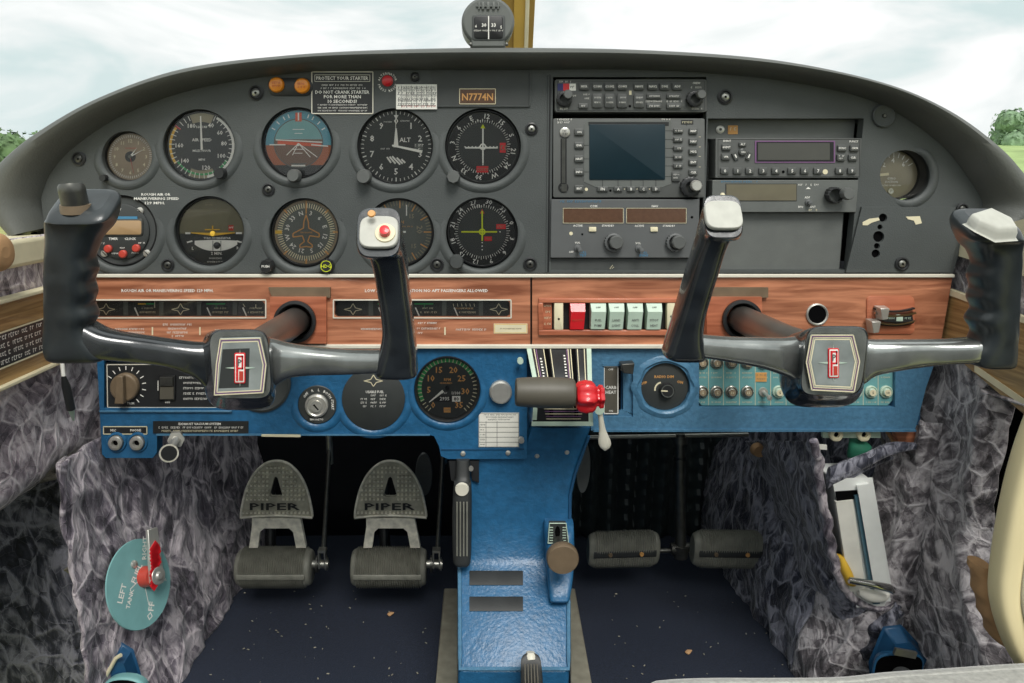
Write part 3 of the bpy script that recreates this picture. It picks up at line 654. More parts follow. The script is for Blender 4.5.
b = B(r); b.box(396.3, 84.6, 437, 109.4, 0, 2.4, 'white'); obj('card', b, r)
b = B(r)
for k in range(7): b.line(401.8+k*5, 86, 401.8+k*5, 108, .35, 2.5, 'dial')
for k in range(4): b.line(397.5, 89.5+k*5.4, 436, 89.5+k*5.4, .3, 2.5, 'dial'); b.scrib(398.5, 88+k*5.5, 436, 2.3, 2.5, 'dial'); b.scrib(398.5, 91+k*5.2, 436, 1.7, 2.5, 'red_dull' if k == 3 else 'dial')
obj('print', b, r)
# ================================================================== ROUND DIALS
def pol(u, v, q, a): a = math.radians(a); return u+q*math.sin(a), v-q*math.cos(a)
def gauge(name, label, u, v, q, face='dial', depth=5, group='round flight dials', cat='gauge'):
    r = thing(name, label, cat, u, v, 0, group)
    d = -depth
    b = B(r); b.lathe(u, v, [(q+1.8, d-12), (q+1.8, d), (q+1.4, d+1.4), (q+.4, d+1.6), (q-.3, d+.2), (q-.5, d-1.5)], 'black', 56); obj('bezel', b, r)
    b = B(r); b.disc(u, v, q, d-1.5, face, 56); obj('dial', b, r)
    r.d = d-1.5; r.q = q; r.c = (u, v); return r
def glass_of(r): b = B(r); u, v = r.c; b.disc(u, v, r.q, r.d+1.7, 'glass', 56); o = obj('glass_cover', b, r); return o
def knob(r, u, v, q, h=9, m='satin_black', name='knob', h0=0, lob=0, extra=None):
    b = B(r); b.lathe(u, v, [(q, h0), (q, h0+h*.75), (q*.86, h0+h), (0, h0+h)], m, 30, lobes=lob, la=.05 if lob else 0)
    if extra: extra(b)
    return obj(name, b, r)
def needle(r, u, v, a, l, w, m='white', tail=0, w2=.2, dh=.5, name='needle'):
    b = B(r); x0, y0 = pol(u, v, -tail, a); x1, y1 = pol(u, v, l, a); b.rod(x0, y0, x1, y1, w, r.d+dh, r.d+dh+.35, m, w2); return obj(name, b, r)
def nums(b, u, v, q, items, cap, h, m='white', upright=True):
    for t, a in items: x, y = pol(u, v, q, a); b.text(t, x, y, cap, h, m, 0 if upright else a)
# clock
r = gauge('clock', 'small round aircraft clock at the far left of the panel', 126.5, 156.5, 24, 'dial_brown', 7); d = r.d  # glass reflection put into the brown face colour
b = B(r); b.ticks(126.5, 156.5, 19.5, 22, 60, .5, d+.15, 'white'); nums(b, 126.5, 156.5, 16, [(str(k), k*30) for k in range(1, 13)], 3.6, d+.15, 'cream'); b.scrib(121, 148, 132, 1.6, d+.15, 'red_dull')
b.ring(126.5, 156.5, 0, 5.5, d+.1, 'black', n=24); obj('markings', b, r)
needle(r, 126.5, 156.5, 62, 16, 1.3); needle(r, 126.5, 156.5, 38, 11, 1.8, name='hour_needle'); needle(r, 126.5, 156.5, 168, 17, .5, 'red_dull', name='second_needle')
b = B(r); b.lathe(126.5, 156.5, [(1.8, d), (1.8, d+1.3), (0, d+1.4)], 'steel_dark', 14); obj('hub', b, r)
glass_of(r); knob(r, 106, 178, 3.6, 8)
# airspeed
r = gauge('airspeed_dial', 'airspeed dial with yellow and white arcs and needle straight up, beside the clock', 199.5, 145.5, 35); d = r.d; c = (199.5, 145.5)
b = B(r); b.ticks(*c, 27.5, 33, 36, .7, d+.2, 'white', 25, 335); b.ring(*c, 30.5, 33, d+.15, 'white', 28, 170); b.ring(*c, 28, 30, d+.15, 'green', 120, 236); b.ring(*c, 30.5, 33, d+.15, 'yellow', 236, 305); b.ring(*c, 27, 33.5, d+.2, 'red', 306, 309); b.ring(*c, 24, 33, d+.12, 'dial_tan', -22, 22)
b.ring(*c, 25, 33, d+.12, 'dial_tan', 155, 205)
for t, a in (('40', 24), ('60', 54), ('80', 84), ('100', 117), ('120', 168), ('140', 228), ('160', 271), ('180', 333)): x, y = pol(*c, 22.5, a); b.text(t, x, y, 4.4, d+.25, 'white')
b.text('AIR SPEED', c[0], 139.5, 3.2, d+.2, 'white'); b.text('MILES HOUR', c[0], 150.5, 2.4, d+.2, 'white'); b.text('MPH', c[0], 159.5, 2.4, d+.2, 'white'); b.text('160 140', c[0], 126.5, 2.6, d+.2, 'white')
obj('markings', b, r); needle(r, *c, -2, 30, 2.2, tail=4, w2=1.2); glass_of(r); knob(r, 222.5, 173.5, 5.6, 12, 'satin_black')
# attitude
r = gauge('attitude_dial', 'attitude dial split into blue sky above and orange-brown ground', 297, 143, 34); d = r.d; c = (297, 143)
b = B(r)
def half(b, q, yv, m, top, h):
    a0 = math.degrees(math.acos(max(-1, min(1, (c[1]-yv)/q)))); n = 30; pts = []
    rng = (-a0, a0) if top else (a0, 360-a0)
    for k in range(n+1): a = math.radians(rng[0]+(rng[1]-rng[0])*k/n); pts.append((c[0]+q*math.sin(a), c[1]-q*math.cos(a), h))
    b.add(pts, [tuple(range(n+1))], m)
half(b, 33, 145, 'sky_blue', True, d+.1); half(b, 33, 145, 'earth', False, d+.1); half(b, 33, 165, 'dial', False, d+.2)
for k in range(24):
    pass
half(b, 24.5, 139, 'teal', True, d+.25); half(b, 24.5, 139, 'earth_dark', False, d+.25); b.ring(*c, 24, 25, d+.3, 'dial_grey'); half(b, 22, 166-3, 'dial_grey', False, d+.32)
b.line(274, 139.5, 321, 142, 1.2, d+.4, 'white'); b.line(276, 142, 320, 145, 3.4, d+.38, 'orange_red')
for x0, x1 in ((285, 295), (291, 299), (300, 309), (305, 316)): b.line(x0, 155, 297, 143, .8, d+.42, 'white') if x0 < 297 else b.line(297, 143, x1, 157, .8, d+.42, 'white')
for a in (-60, -45, -30, 30, 45, 60, -20, 20): x0, y0 = pol(*c, 27, a); x1, y1 = pol(*c, 31, a); b.line(x0, y0, x1, y1, 1.1, d+.4, 'white')
for y, w in ((129, 6), (133, 4), (149, 6), (153, 4)): b.line(297-w, y, 297+w, y, .7, d+.4, 'white')
b.line(297, 112, 297, 121, 6.5, d+.35, 'orange_red'); b.line(297, 112, 297, 120, 1.4, d+.4, 'white')
obj('horizon', b, r)
b = B(r); b.rod(268, 144.5, 284, 144.5, 1.2, d+.6, d+1.1, 'white'); b.rod(310, 144.5, 327, 146, 1.2, d+.6, d+1.1, 'white'); b.lathe(297, 144.5, [(1.4, d+.5), (1.2, d+1.2), (0, d+1.2)], 'white', 12); b.line(290, 165.5, 304, 165.5, 1.6, d+.7, 'white'); obj('aircraft_symbol', b, r)
glass_of(r); knob(r, 295.5, 175.5, 6.4, 12, 'knob_grey')
# altimeter
r = gauge('altimeter', 'altimeter with white digits 0 to 9, lettered ALT, in the top row', 395.5, 146, 36.5); d = r.d; c = (395.5, 146)
b = B(r); b.ticks(*c, 32.5, 35.5, 50, .7, d+.2, 'white'); b.ticks(*c, 31.5, 35.5, 10, 1.1, d+.22, 'white'); nums(b, *c, 25.5, [(str(k), k*36) for k in range(10)], 6.4, d+.2)
b.text('ALT', 404.5, 139.5, 4.6, d+.2, 'white'); b.box(414, 143, 422.5, 151, d+.1, d+.2, 'dial_grey'); b.scrib(414.5, 145, 422, 2.6, d+.3, 'white'); b.scrib(414.5, 149, 422, 2.6, d+.3, 'white'); b.scrib(380, 148.5, 390, 1.5, d+.2, 'white')
for k in range(5): o_ = -7.2+k*3.6; b.line(395+o_-3.5+abs(k-2), 159.5-3.4+o_*.15+abs(k-2)*.9, 395+o_+4.5-abs(k-2), 159.5+5-abs(k-2)*.9, 1.7, d+.2, 'white')
b.scrib(383, 121.5, 391, 1.4, d+.2, 'white'); b.scrib(400, 120.5, 409, 1.4, d+.2, 'white'); b.poly([(393, 114.5), (398, 114.5), (395.5, 119)], d+.1, d+.3, 'white')
obj('markings', b, r)
needle(r, *c, -1, 30, .6, tail=0, w2=.5, dh=.9); needle(r, 395.5, 144, 0, 16, 5, tail=3, w2=1.5, dh=.6, name='thousands_needle'); needle(r, *c, 102, 27, 1.8, tail=4, w2=2.8, dh=1.3, name='hundreds_needle'); glass_of(r); knob(r, 365, 176.5, 7.2, 13, 'knob_grey')
# course deviation dials
def cdi(r, c, first, m_v, m_h, flags, vx, hy):
    d = r.d; b = B(r); b.ring(*c, 24.5, 34, d+.1, 'black')
    b.ticks(*c, 24.5, 27, 72, .5, d+.2, 'white', first[1]); b.ticks(*c, 24.5, 28, 36, .8, d+.2, 'white', first[1])
    lab = ['N', '3', '6', 'E', '12', '15', 'S', '21', '24', 'W', '30', '33'] if first[2] else ['0', '3', '6', '9', '12', '15', '18', '21', '24', '27', '30', '33']
    i0 = lab.index(first[0])
    for k in range(12): x, y = pol(*c, 31, first[1]+k*30); b.text(lab[(i0+k) % 12], x, y, 5, d+.2, 'white', first[1]+k*30)
    obj('compass_card', b, r)
    b = B(r); b.ring(*c, 2, 3.4, d+.6, m_v, n=20)
    for k in range(-5, 6):
        if k: b.ring(c[0]+k*3.6, c[1], 0, .7, d+.3, 'white', n=8); b.ring(c[0], c[1]+k*3.6, 0, .7, d+.3, 'white', n=8)
    for (x0, y0, x1, y1) in flags: b.box(x0, y0, x1, y1, d+.2, d+.5, 'red'); b.scrib(x0+1, (y0+y1)/2, x1-1, (y1-y0)*.5, d+.6, 'dial_brown')
    b.poly([(c[0]-2.4, c[1]-18.5), (c[0]+2.4, c[1]-18.5), (c[0], c[1]-23)], d+.2, d+.4, 'lime' if first[2] else 'orange_red')
    obj('flag_markings', b, r)
    b = B(r); b.rod(c[0]+vx[0], c[1]-vx[1], c[0]+vx[0], c[1]+vx[2], 1.5, d+.8, d+1.1, m_v); obj('course_needle', b, r)
    b = B(r); b.rod(c[0]-hy[1], c[1]+hy[0], c[0]+hy[2], c[1]+hy[0], 1.6, d+.6, d+.8, m_h); obj('glideslope_needle', b, r)
    glass_of(r)
r = gauge('course_dial', 'course dial with white needles and card turned to E, top right of the dials', 483, 146.5, 35.5)
cdi(r, (483, 146.5), ('E', -22, True), 'white', 'white', [(500, 142.5, 506, 152.5), (476.5, 166, 488.5, 172.5)], (0, 18, 17), (1, 18, 15))
knob(r, 453.5, 176.8, 6.6, 12, 'knob_grey', lob=8)
r = gauge('course_dial', 'course dial with lime yellow crossed needles and red flags, bottom right of the dials', 482.3, 232.3, 33.5)
cdi(r, (482.3, 232.3), ('27', -17, False), 'lime', 'lime', [(496.5, 224.5, 506, 229.5), (484.5, 237, 492, 241.5)], (0, 21, 9), (0, 21, 15))
knob(r, 456.5, 261, 7, 10, 'recess_grey')
# engine monitor with amber window
r = thing('digital_timer', 'round black digital timer with amber window and three red buttons behind the left wheel', 'timer', 121, 231, 0, 'round flight dials')
b = B(r); b.lathe(121, 231, [(36, -8), (36, -4), (34, -3), (33, -3.4)], 'black', 56); b.disc(121, 231, 34, -3.4, 'recess_grey', 56); b.lathe(121, 231.5, [(27.5, -3.4), (27.5, -1.4), (26, -.8), (0, -.8)], 'dial', 48); obj('bezel', b, r)
b = B(r); b.rbox(101, 218.5, 143, 236, -.8, .2, 'steel_dark', 3); b.rbox(103.5, 220.5, 141.5, 234.5, .1, .5, 'lcd_tan', 2, .1); obj('display', b, r)
b = B(r); b.box(113, 216.4, 137.5, 219, 0, .4, 'cyan_text'); b.text('TIMER', 113, 238.8, 2.4, -.6, 'white'); b.text('CLOCK', 130, 238.8, 2.4, -.6, 'white'); b.scrib(113, 209.5, 121, 2.2, -.6, 'white')
for x, y in ((99, 243.5), (119.5, 248), (138, 243), (111, 253.5), (131.5, 253)): b.scrib(x, y, x+6, 1.6, -.6, 'white')
obj('lettering', b, r)
for x, y in ((108.3, 248.8), (123.2, 254), (136.5, 248.2)):
    b = B(r); b.lathe(x, y, [(4, -1), (4, 1.6), (3, 2.6), (0, 2.8)], 'red_dull', 22); obj('button', b, r)
for x, y in ((139, 211), (146, 253.5), (103.5, 253.5)):
    b = B(r); b.lathe(x, y, [(3.6, -3.4), (3.6, -1.6), (2.2, -1), (0, -1.2)], 'brushed', 18); b.line(x-2, y-2, x+2, y+2, .8, -.9, 'hole'); obj('screw', b, r)
# turn coordinator
r = gauge('turn_coordinator', 'turn dial with yellow aeroplane symbol and white curved ball tube, bottom row', 209.5, 231.5, 33, 'dial_olive_reflect'); d = r.d; c = (209.5, 231.5)  # upper face keeps the painted reflection tone
b = B(r); half_pts = None
a0 = 78
b.add([(c[0]+32*math.sin(math.radians(180*k/40+90)), c[1]+2.5-32*math.cos(math.radians(180*k/40+90))*.93, d+.1) for k in range(41)], [tuple(range(41))], 'dial')
b.rod(183, 233.6, 188, 233.6, 1.8, d+.2, d+.4, 'white'); b.rod(234, 233.6, 240, 233.6, 1.8, d+.2, d+.4, 'white'); b.line(184.5, 243, 190, 241.5, 1.6, d+.3, 'white'); b.line(234.5, 241.5, 240, 243, 1.6, d+.3, 'white')
b.text('L', 190.5, 248.8, 3, d+.3, 'white'); b.text('R', 236, 248.6, 3, d+.3, 'white'); b.text('TURN COORDINATOR', 215, 238.6, 1.9, d+.3, 'white'); b.text('2 MIN.', 214.5, 254, 3, d+.3, 'white'); b.scrib(207, 259, 221, 1.7, d+.3, 'white'); b.scrib(205, 262.5, 223, 1.6, d+.3, 'white'); b.scrib(202, 205, 213, 1.5, d+.3, 'dial_tan')
b.box(226.5, 225.5, 231.5, 231, d+.2, d+.4, 'red_dull'); b.scrib(227, 228, 231, 2, d+.5, 'white')
obj('markings', b, r)
b = B(r); n = 20; vs = []
for k in range(n+1):
    x = -21.5+43*k/n; top = 241; bot = 251.5-6.5*(abs(x)/21.5)**2.5; vs += [(214+x, top+.8*(abs(x)/21.5)**2-.6, d+.7), (214+x, bot, d+.7)]
b.add(vs, [(2*k, 2*k+1, 2*k+3, 2*k+2) for k in range(n)], 'white'); obj('ball_tube', b, r)
b = B(r); b.lathe(215, 246, [(3.6, d+.7), (3, d+1.8), (0, d+2.4)], 'black', 20); b.line(211, 241, 211, 251, .6, d+1, 'dial'); b.line(219, 241, 219, 251, .6, d+1, 'dial'); obj('ball', b, r)
b = B(r); b.rod(189, 233.2, 211, 234.8, .9, d+.9, d+1.3, 'yellow', 3); b.rod(211, 234.8, 233, 233.2, 3, d+.9, d+1.3, 'yellow', .9); b.rod(203, 230, 218, 230, 1.1, d+.9, d+1.2, 'yellow'); b.rod(210.7, 226, 210.7, 233, 1.2, d+.9, d+1.2, 'yellow'); b.lathe(210.8, 234, [(3, d+.9), (2.4, d+2), (0, d+2.3)], 'yellow', 18); obj('aircraft_symbol', b, r)
glass_of(r)
# directional gyro
r = gauge('heading_dial', 'heading dial with outlined aeroplane and ring of compass letters, bottom row middle', 304.8, 232.5, 32.5, 'dial_grey'); d = r.d; c = (304.8, 232.5)
b = B(r); b.ring(*c, 29.5, 32.4, d+.1, 'dial_brown'); b.ticks(*c, 24, 29, 72, 1.0, d+.2, 'cream', 2)
for k, t in enumerate(['N', '3', '6', 'E', '12', '15', 'S', '21', '24', 'W', '30', '33']): x, y = pol(*c, 19.5, -16+30*k); b.text(t, x, y, 4.6, d+.2, 'white', -16+30*k)
for a in (45, 90, 135, 180, 225, 315): x0, y0 = pol(*c, 27, a); x1, y1 = pol(*c, 32, a); b.line(x0, y0, x1, y1, 1.6, d+.4, 'amber_text')
b.line(273.5, 232.5, 280.5, 232.5, 3.4, d+.45, 'yellow'); b.line(304.8, 201, 304.8, 214, 1.2, d+.45, 'amber_text'); obj('compass_card', b, r)
b = B(r); PL = [(304.8, 215), (307, 222), (307.5, 228.5), (318, 234), (318, 237.5), (308.5, 236.2), (306.5, 242), (311, 245.5), (311, 248), (304.8, 247)]; PL += [(609.6-x, y) for x, y in PL[::-1]]
for k in range(len(PL)-1): b.rod(*PL[k], *PL[k+1], 1.1, d+.6, d+1, 'amber_text')
b.scrib(299, 233, 311, 1.6, d+.7, 'amber_text'); obj('aircraft_symbol', b, r)
glass_of(r)
knob(r, 268.8, 265, 6.6, 12, 'satin_black', lob=8, extra=lambda b: b.text('PUSH', 268.8, 265, 2.4, 12.2, 'white'))
knob(r, 328, 265, 6.8, 10, 'satin_black', lob=8, extra=lambda b: (b.text('HDG', 328, 265, 3.4, 10.2, 'lime'), b.ring(328, 265, 5, 5.6, 10.15, 'lime', n=24)))
# vertical speed
r = gauge('climb_dial', 'climb rate dial with tan ticks, partly behind the right horn of the left wheel', 399.3, 232.5, 32.5, 'dial_grey'); d = r.d; c = (399.3, 232.5)
b = B(r); b.ticks(*c, 27, 32, 60, .8, d+.2, 'dial_tan'); b.ticks(*c, 24, 32, 12, 1.2, d+.25, 'amber_text')
for t, a, ro in (('5', -62, 0), ('10', -22, 0), ('15', 37, 0), ('20', 83, 90), ('15', 135, 0), ('10', 200, 0), ('5', 242, 0)): x, y = pol(*c, 20, a); b.text(t, x, y, 6 if t == '20' else 4.4, d+.2, 'dial_tan', ro)
b.line(406, 205, 406, 216, 1.1, d+.3, 'white'); b.text('MPH', 399, 222.5, 3.2, d+.2, 'amber_text'); b.scrib(397, 227, 412, 1.5, d+.2, 'amber_text'); obj('markings', b, r)
b = B(r); b.lathe(*c, [(3.2, d), (3, d+1.2), (0, d+1.2)], 'black', 20); obj('hub', b, r); needle(r, *c, -92, 22, 2, tail=6, w2=.8); glass_of(r)
# suction gauge
r = gauge('suction_dial', 'small tan-faced suction dial reading 2, 4, 6 at the right end of the panel', 901.5, 174, 24.5, 'dial_tan', 12); d = r.d; c = (901.5, 174)
b = B(r); b.ticks(*c, 17, 22, 11, .8, d+.2, 'white', -90, 60)
for t, a in (('2', -46), ('4', -4), ('6', 44)): x, y = pol(*c, 14, a); b.text(t, x, y, 5, d+.2, 'white')
b.text('GYRO', 899, 178.5, 2.3, d+.2, 'white'); b.text('SUCTION', 899, 182, 2.2, d+.2, 'white'); b.text('INCHES OF MERCURY', 899, 185.6, 1.5, d+.2, 'white'); obj('markings', b, r)
b = B(r); b.rod(881.5, 175.5, 896, 174, 2.8, d+.6, d+1, 'cream'); obj('needle', b, r); b = B(r); b.lathe(898, 191.5, [(3.2, d+.2), (2.8, d+1.2), (1, d+1.3), (0, d+.9)], 'brushed', 16); obj('screw', b, r)
b = B(r); b.lathe(*c, [(24.8, d-1), (24.8, -.2)], 'satin_black', 56); obj('well', b, r); glass_of(r)

# ================================================================== RADIO STACK
def btn(r, u, v, w, h, t=None, h0=3, m='button_grey', name='button', hh=2, cap=None):
    b = B(r); b.rbox(u-w/2, v-h/2, u+w/2, v+h/2, h0, h0+hh, m, min(w, h)*.2, .5)
    if t == '~': b.scrib(u-w*.33, v, u+w*.3, min(h*.36, 1.9), h0+hh+.12, 'white')
    elif t == '~~':
        for k in (-.22, .12): b.scrib(u-w*.3, v+h*k, u+w*.28, 1.5, h0+hh+.12, 'white')
    elif t: b.text(t, u, v, cap or min(h*.5, 3), h0+hh+.12, 'white')
    return obj(name, b, r)
def rknob(r, u, v, q, q2, h0=3, h=10, m='satin_black', m2='knob_grey', lob=14, du=0, dv=0):
    b = B(r); b.lathe(u, v, [(q, h0), (q, h0+h*.45), (q*.9, h0+h*.5), (q2*1.05, h0+h*.5)], m, 42, lobes=lob, la=.05); o = obj('knob', b, r)
    b = B(r); b.lathe(u+du, v+dv, [(q2, h0+h*.5), (q2, h0+h*.9), (q2*.85, h0+h), (0, h0+h)], m2, 28, lobes=lob, la=.03); c = obj('knob_cap', b, o); return o
# audio panel
r = thing('audio_panel', 'topmost radio with two rows of small buttons and a red, white and blue sticker', 'radio', 630, 96, 0, 'radios in the centre stack')
b = B(r); b.rbox(554.6, 79.5, 706, 112.5, -40, 3, 'radio_grey', 2.5, .8); obj('faceplate', b, r)
b = B(r); b.frame(557, 81.5, 703.5, 110.7, .4, 3.15, 'satin_black'); b.scrib(559, 82, 570, 1.6, 3.2, 'white'); b.text('PILOT', 563.5, 109.3, 2.2, 3.2, 'white'); b.text('CREW', 695.5, 83.4, 2, 3.2, 'white'); b.scrib(690, 87.8, 700, 1.8, 3.2, 'white'); b.scrib(691, 109, 701, 1.8, 3.2, 'white')
b.box(628.4, 91, 630.8, 95.2, 3, 3.3, 'cream'); b.disc(629.2, 106.5, 1.3, 3.2, 'hole'); b.disc(684, 107.5, 1.7, 3.2, 'recess_grey')
for x, y in ((573, 96), (586, 94.8), (586, 98.8)): b.scrib(x-3, y, x+3, 1.7, 3.2, 'white')
obj('lettering', b, r)
b = B(r); b.box(557.2, 84, 562.8, 91, 3, 3.3, 'navy'); b.box(562.8, 84, 569, 91, 3, 3.3, 'red'); b.box(569, 84, 575.4, 91, 3, 3.3, 'white'); b.scrib(570, 87.5, 574, 2.4, 3.4, 'dial'); obj('sticker', b, r)
for x, t in ((583.4, 'MKR'), (596.6, 'COM1'), (608.8, 'COM2'), (621.4, 'COM3'), (638, 'NAV1'), (651.7, 'NAV2'), (663.6, 'DME'), (676, 'ADF')): btn(r, x, 87, 10, 7.4, t, cap=2.3)
for x, t in ((596.6, 'COM'), (608.8, 'COM'), (621.4, 'COM'), (638, 'COM')): btn(r, x, 101.2, 10.4, 14, '~~')
for x, y in ((653, 96.7), (653, 106.5), (672.7, 96.7), (672.7, 106.5)): btn(r, x, y, 14.5, 5, '~')
btn(r, 582.6, 106.4, 9.5, 5, '~'); b = B(r); b.scrib(645, 101.7, 661, 1.8, 3.2, 'white'); b.scrib(665, 101.7, 681, 1.8, 3.2, 'white'); obj('lettering', b, r)
rknob(r, 563.6, 99.5, 7.6, 4.6, du=3, dv=-4); rknob(r, 693, 99.5, 8, 4.6, du=5, dv=-4)
# moving map display
r = thing('map_display', 'largest radio with a square dark screen and columns of buttons down both sides', 'display', 628, 158, 0, 'radios in the centre stack')
b = B(r); b.rbox(553, 118.6, 704, 197.3, -40, 2.2, 'radio_grey', 1.6, .15); obj('faceplate', b, r)
b = B(r); b.poly([(587, 121), (671, 121), (671, 184), (661, 187.5), (596, 187.5), (583.5, 182), (583.5, 124)], 2, 2.6, 'plate_grey', .995); b.box(588, 122.2, 668, 126, 2.5, 2.9, 'satin_black'); obj('screen_surround', b, r)
b = B(r); b.rbox(588.8, 124.5, 664.3, 179.8, 2.2, 3.3, 'screen', 1, .2)
obj('screen', b, r)
b = B(r); b.scrib(557, 119.8, 571, 1.9, 2.4, 'white'); b.scrib(557, 122.6, 571, 1.9, 2.4, 'white'); b.scrib(661, 119.6, 669, 1.5, 2.4, 'white'); b.box(680.5, 120.2, 692.5, 124.5, 2.2, 2.5, 'satin_black'); b.scrib(681.5, 122.4, 691.5, 2.2, 2.6, 'cream')
for y in (131, 139.7, 148.5, 157.3, 166, 176.6): b.line(664.5, y, 673, y, .5, 2.7, 'black')
for y in (145.5, 159, 172): b.line(583.5, y, 588.5, y, .5, 2.7, 'black')
for x in (602, 617.5, 630.4, 642.5, 655.2): b.line(x, 180, x, 186.5, .5, 2.75, 'black')
b.disc(610, 190.6, 1.2, 2.4, 'hole'); b.disc(586, 189.3, 1.6, 2.4, 'cream'); b.line(686, 121.5, 686, 126, .4, 2.5, 'black')
for y in (137, 147, 156.5, 167): b.line(698, y, 700, y, .4, 2.4, 'cream')
for x in (624, 636.5, 648.8): b.disc(x, 189, .5, 2.4, 'cream')
obj('lettering', b, r)
b = B(r); b.box(560.3, 139, 566.3, 183, 2, 2.5, 'black'); b.box(561.6, 139, 565, 183, 2.4, 2.8, 'steel_dark'); b.box(561, 184, 566.5, 191.5, 2, 3.6, 'steel_dark'); b.ring(563, 187.5, 3, 5.2, 2.6, 'black', n=20); obj('card_slot', b, r)
b = B(r); b.lathe(564.5, 132.5, [(5.2, 2), (5, 4), (3.4, 4.8), (0, 4.8)], 'brushed', 20); b.scrib(562, 131, 567, 2, 5, 'dial'); b.scrib(562, 134, 567, 2, 5, 'dial'); obj('card_plug', b, r)
for y, t in ((132.3, 'ON'), (145.5, 'ENR'), (159, 'NRST'), (172, 'INFO'), (188.5, 'BRT')): btn(r, 578.6, y, 9.4, 6.6, t, 2.2, cap=2.1)
for y, t in ((131, '~'), (139.7, '~'), (148.5, '~'), (157.3, '~'), (166, '~')): btn(r, 677.4, y, 9.6, 4.8, t, 2.2)
btn(r, 675, 176.6, 8.6, 9.4, '~~', 2.2)
for y, t in ((131.3, 'MAP'), (141.6, 'NAV'), (151.8, 'MSG'), (162.3, 'ENT'), (172.3, 'CLR')): btn(r, 692.2, y, 8.6, 6, t, 2.2, cap=2.2)
for x, t, w in ((602, 'FN', 11), (617.5, 'A', 8.5), (630.4, 'B', 8.5), (642.5, 'C', 8.5), (655.2, 'D', 8.5)): btn(r, x, 189, w, 5, t, 2.2, cap=2.6)
rknob(r, 689, 187, 10, 5.4, 2.2, 11, m2='brushed', du=4, dv=-1.5)
# twin receiver
r = thing('com_nav_radio', 'lowest radio of the stack, with two long brown displays and two toggles', 'radio', 624, 228, 0, 'radios in the centre stack')
b = B(r); b.poly([(551, 199.2), (698.5, 199.2), (697, 257.5), (550, 257.5)], -40, 3.6, 'radio_lower', .999); obj('faceplate', b, r, bevel=.0006)
for u0, u1 in ((563, 622), (626, 684.6)):
    b = B(r); b.box(u0-.8, 207.6, u1+.8, 223.2, 3.6, 4, 'satin_black'); b.box(u0, 208.4, u1, 222.4, 4, 4.3, 'display_brown'); b.frame(u0-.4, 208, u1+.4, 222.8, .4, 4.4, 'cream'); obj('display', b, r)
b = B(r); b.scrib(560, 201.3, 600, 2.2, 3.8, 'cyan_text'); b.text('COM', 593, 206, 2.3, 3.8, 'white'); b.text('NAV', 654, 206, 2.3, 3.8, 'white'); b.text('ACTIVE', 577.3, 225.4, 2, 3.8, 'white'); b.text('STANDBY', 607.3, 225.4, 2, 3.8, 'white'); b.text('ACTIVE', 638.5, 225.6, 2, 3.8, 'white'); b.text('STANDBY', 668, 225.6, 2, 3.8, 'white')
b.text('VOL', 577, 242.3, 2, 3.8, 'white'); b.text('OFF', 570.7, 251.6, 2, 3.8, 'white'); b.text('VOL', 637.3, 242.8, 2, 3.8, 'white'); b.text('PULL', 582.5, 252, 2.3, 3.8, 'cyan_text'); b.text('TEST', 582.5, 255, 2.3, 3.8, 'cyan_text'); b.text('PULL', 643, 252, 2.3, 3.8, 'cyan_text'); b.text('IDENT', 643, 255, 2.3, 3.8, 'cyan_text')
b.disc(581.7, 234, 1, 3.8, 'hole'); b.disc(690.8, 217, 1.3, 3.8, 'hole'); b.disc(570.5, 233.2, 1.8, 3.8, 'cream'); obj('lettering', b, r)
for u in (591.8, 653): b = B(r); b.rbox(u-3.6, 226.7, u+3.6, 231.2, 3.6, 5.2, 'cream', .5, .3); obj('button', b, r)
for u in (612.4, 673.8): rknob(r, u, 242, 9, 6.8, 3.6, 10, 'radio_lower', 'radio_grey', 20, du=1.8, dv=-.6)
for u, v in ((577, 247.5), (637.7, 248)):
    b = B(r); b.lathe(u, v, [(3.6, 3.6), (3.4, 5), (2, 5.4), (1.6, 8), (2.4, 11), (2.2, 13), (0, 13.4)], 'radio_lower', 16, du=1.5, dv=1.5); obj('toggle', b, r)
# transponder
r = thing('transponder', 'wide radio with a purple-edged dark display and a row of ten number buttons', 'radio', 788, 158, 0, 'radios in the right bay')
b = B(r); b.poly([(715, 138.2), (861.5, 138.2), (858.5, 178), (714.5, 178)], -30, 1.5, 'radio_grey', .997); obj('faceplate', b, r, bevel=.0006)
b = B(r); b.box(754.2, 140.8, 834, 162.8, 1.4, 2.2, 'purple'); b.box(755.6, 142, 832.6, 161.6, 2.2, 2.4, 'black'); b.box(757, 143.2, 828.5, 160, 2.4, 2.7, 'lcd'); obj('display', b, r)
b = B(r); b.text('IDENT', 726.5, 141, 2, 1.8, 'white'); b.text('FUNCT', 853, 141.6, 2, 1.8, 'white'); b.disc(782.6, 171.8, 1.4, 1.8, 'hole'); b.frame(717.5, 139.4, 858.8, 176.6, .4, 1.7, 'satin_black'); obj('lettering', b, r)
for x, y, t in ((725.4, 147.3, 'IDENT'), (724.8, 157, 'VFR'), (840.6, 148.3, 'FUNC'), (853, 148.3, 'CRSR'), (851.4, 157.7, 'CLR')): btn(r, x, y, 9, 6.4, t, 1.6, cap=2)
btn(r, 839.6, 157.7, 8.4, 7, '~~', 1.6)
btn(r, 741.6, 144.4, 7.4, 4.6, 'ALT', 1.6, cap=1.9)
b = B(r); b.lathe(741.6, 152.2, [(3.9, 1.5), (3.8, 3.4), (3, 4), (0, 4)], 'button_grey', 22); b.text('ON', 741.6, 152.2, 2, 4.1, 'white'); obj('button', b, r)
for x, a in ((734.8, -1), (747.4, 1)):
    b = B(r); b.rod(x-a*-2.2, 156-3.2, x-a*2.2+a*1, 156+3.4, 4.4, 1.5, 3.6, 'button_grey'); b.rod(x+a*1.1, 154.5, x-a*.4, 157.8, 1.2, 3.6, 3.8, 'white'); obj('button', b, r)
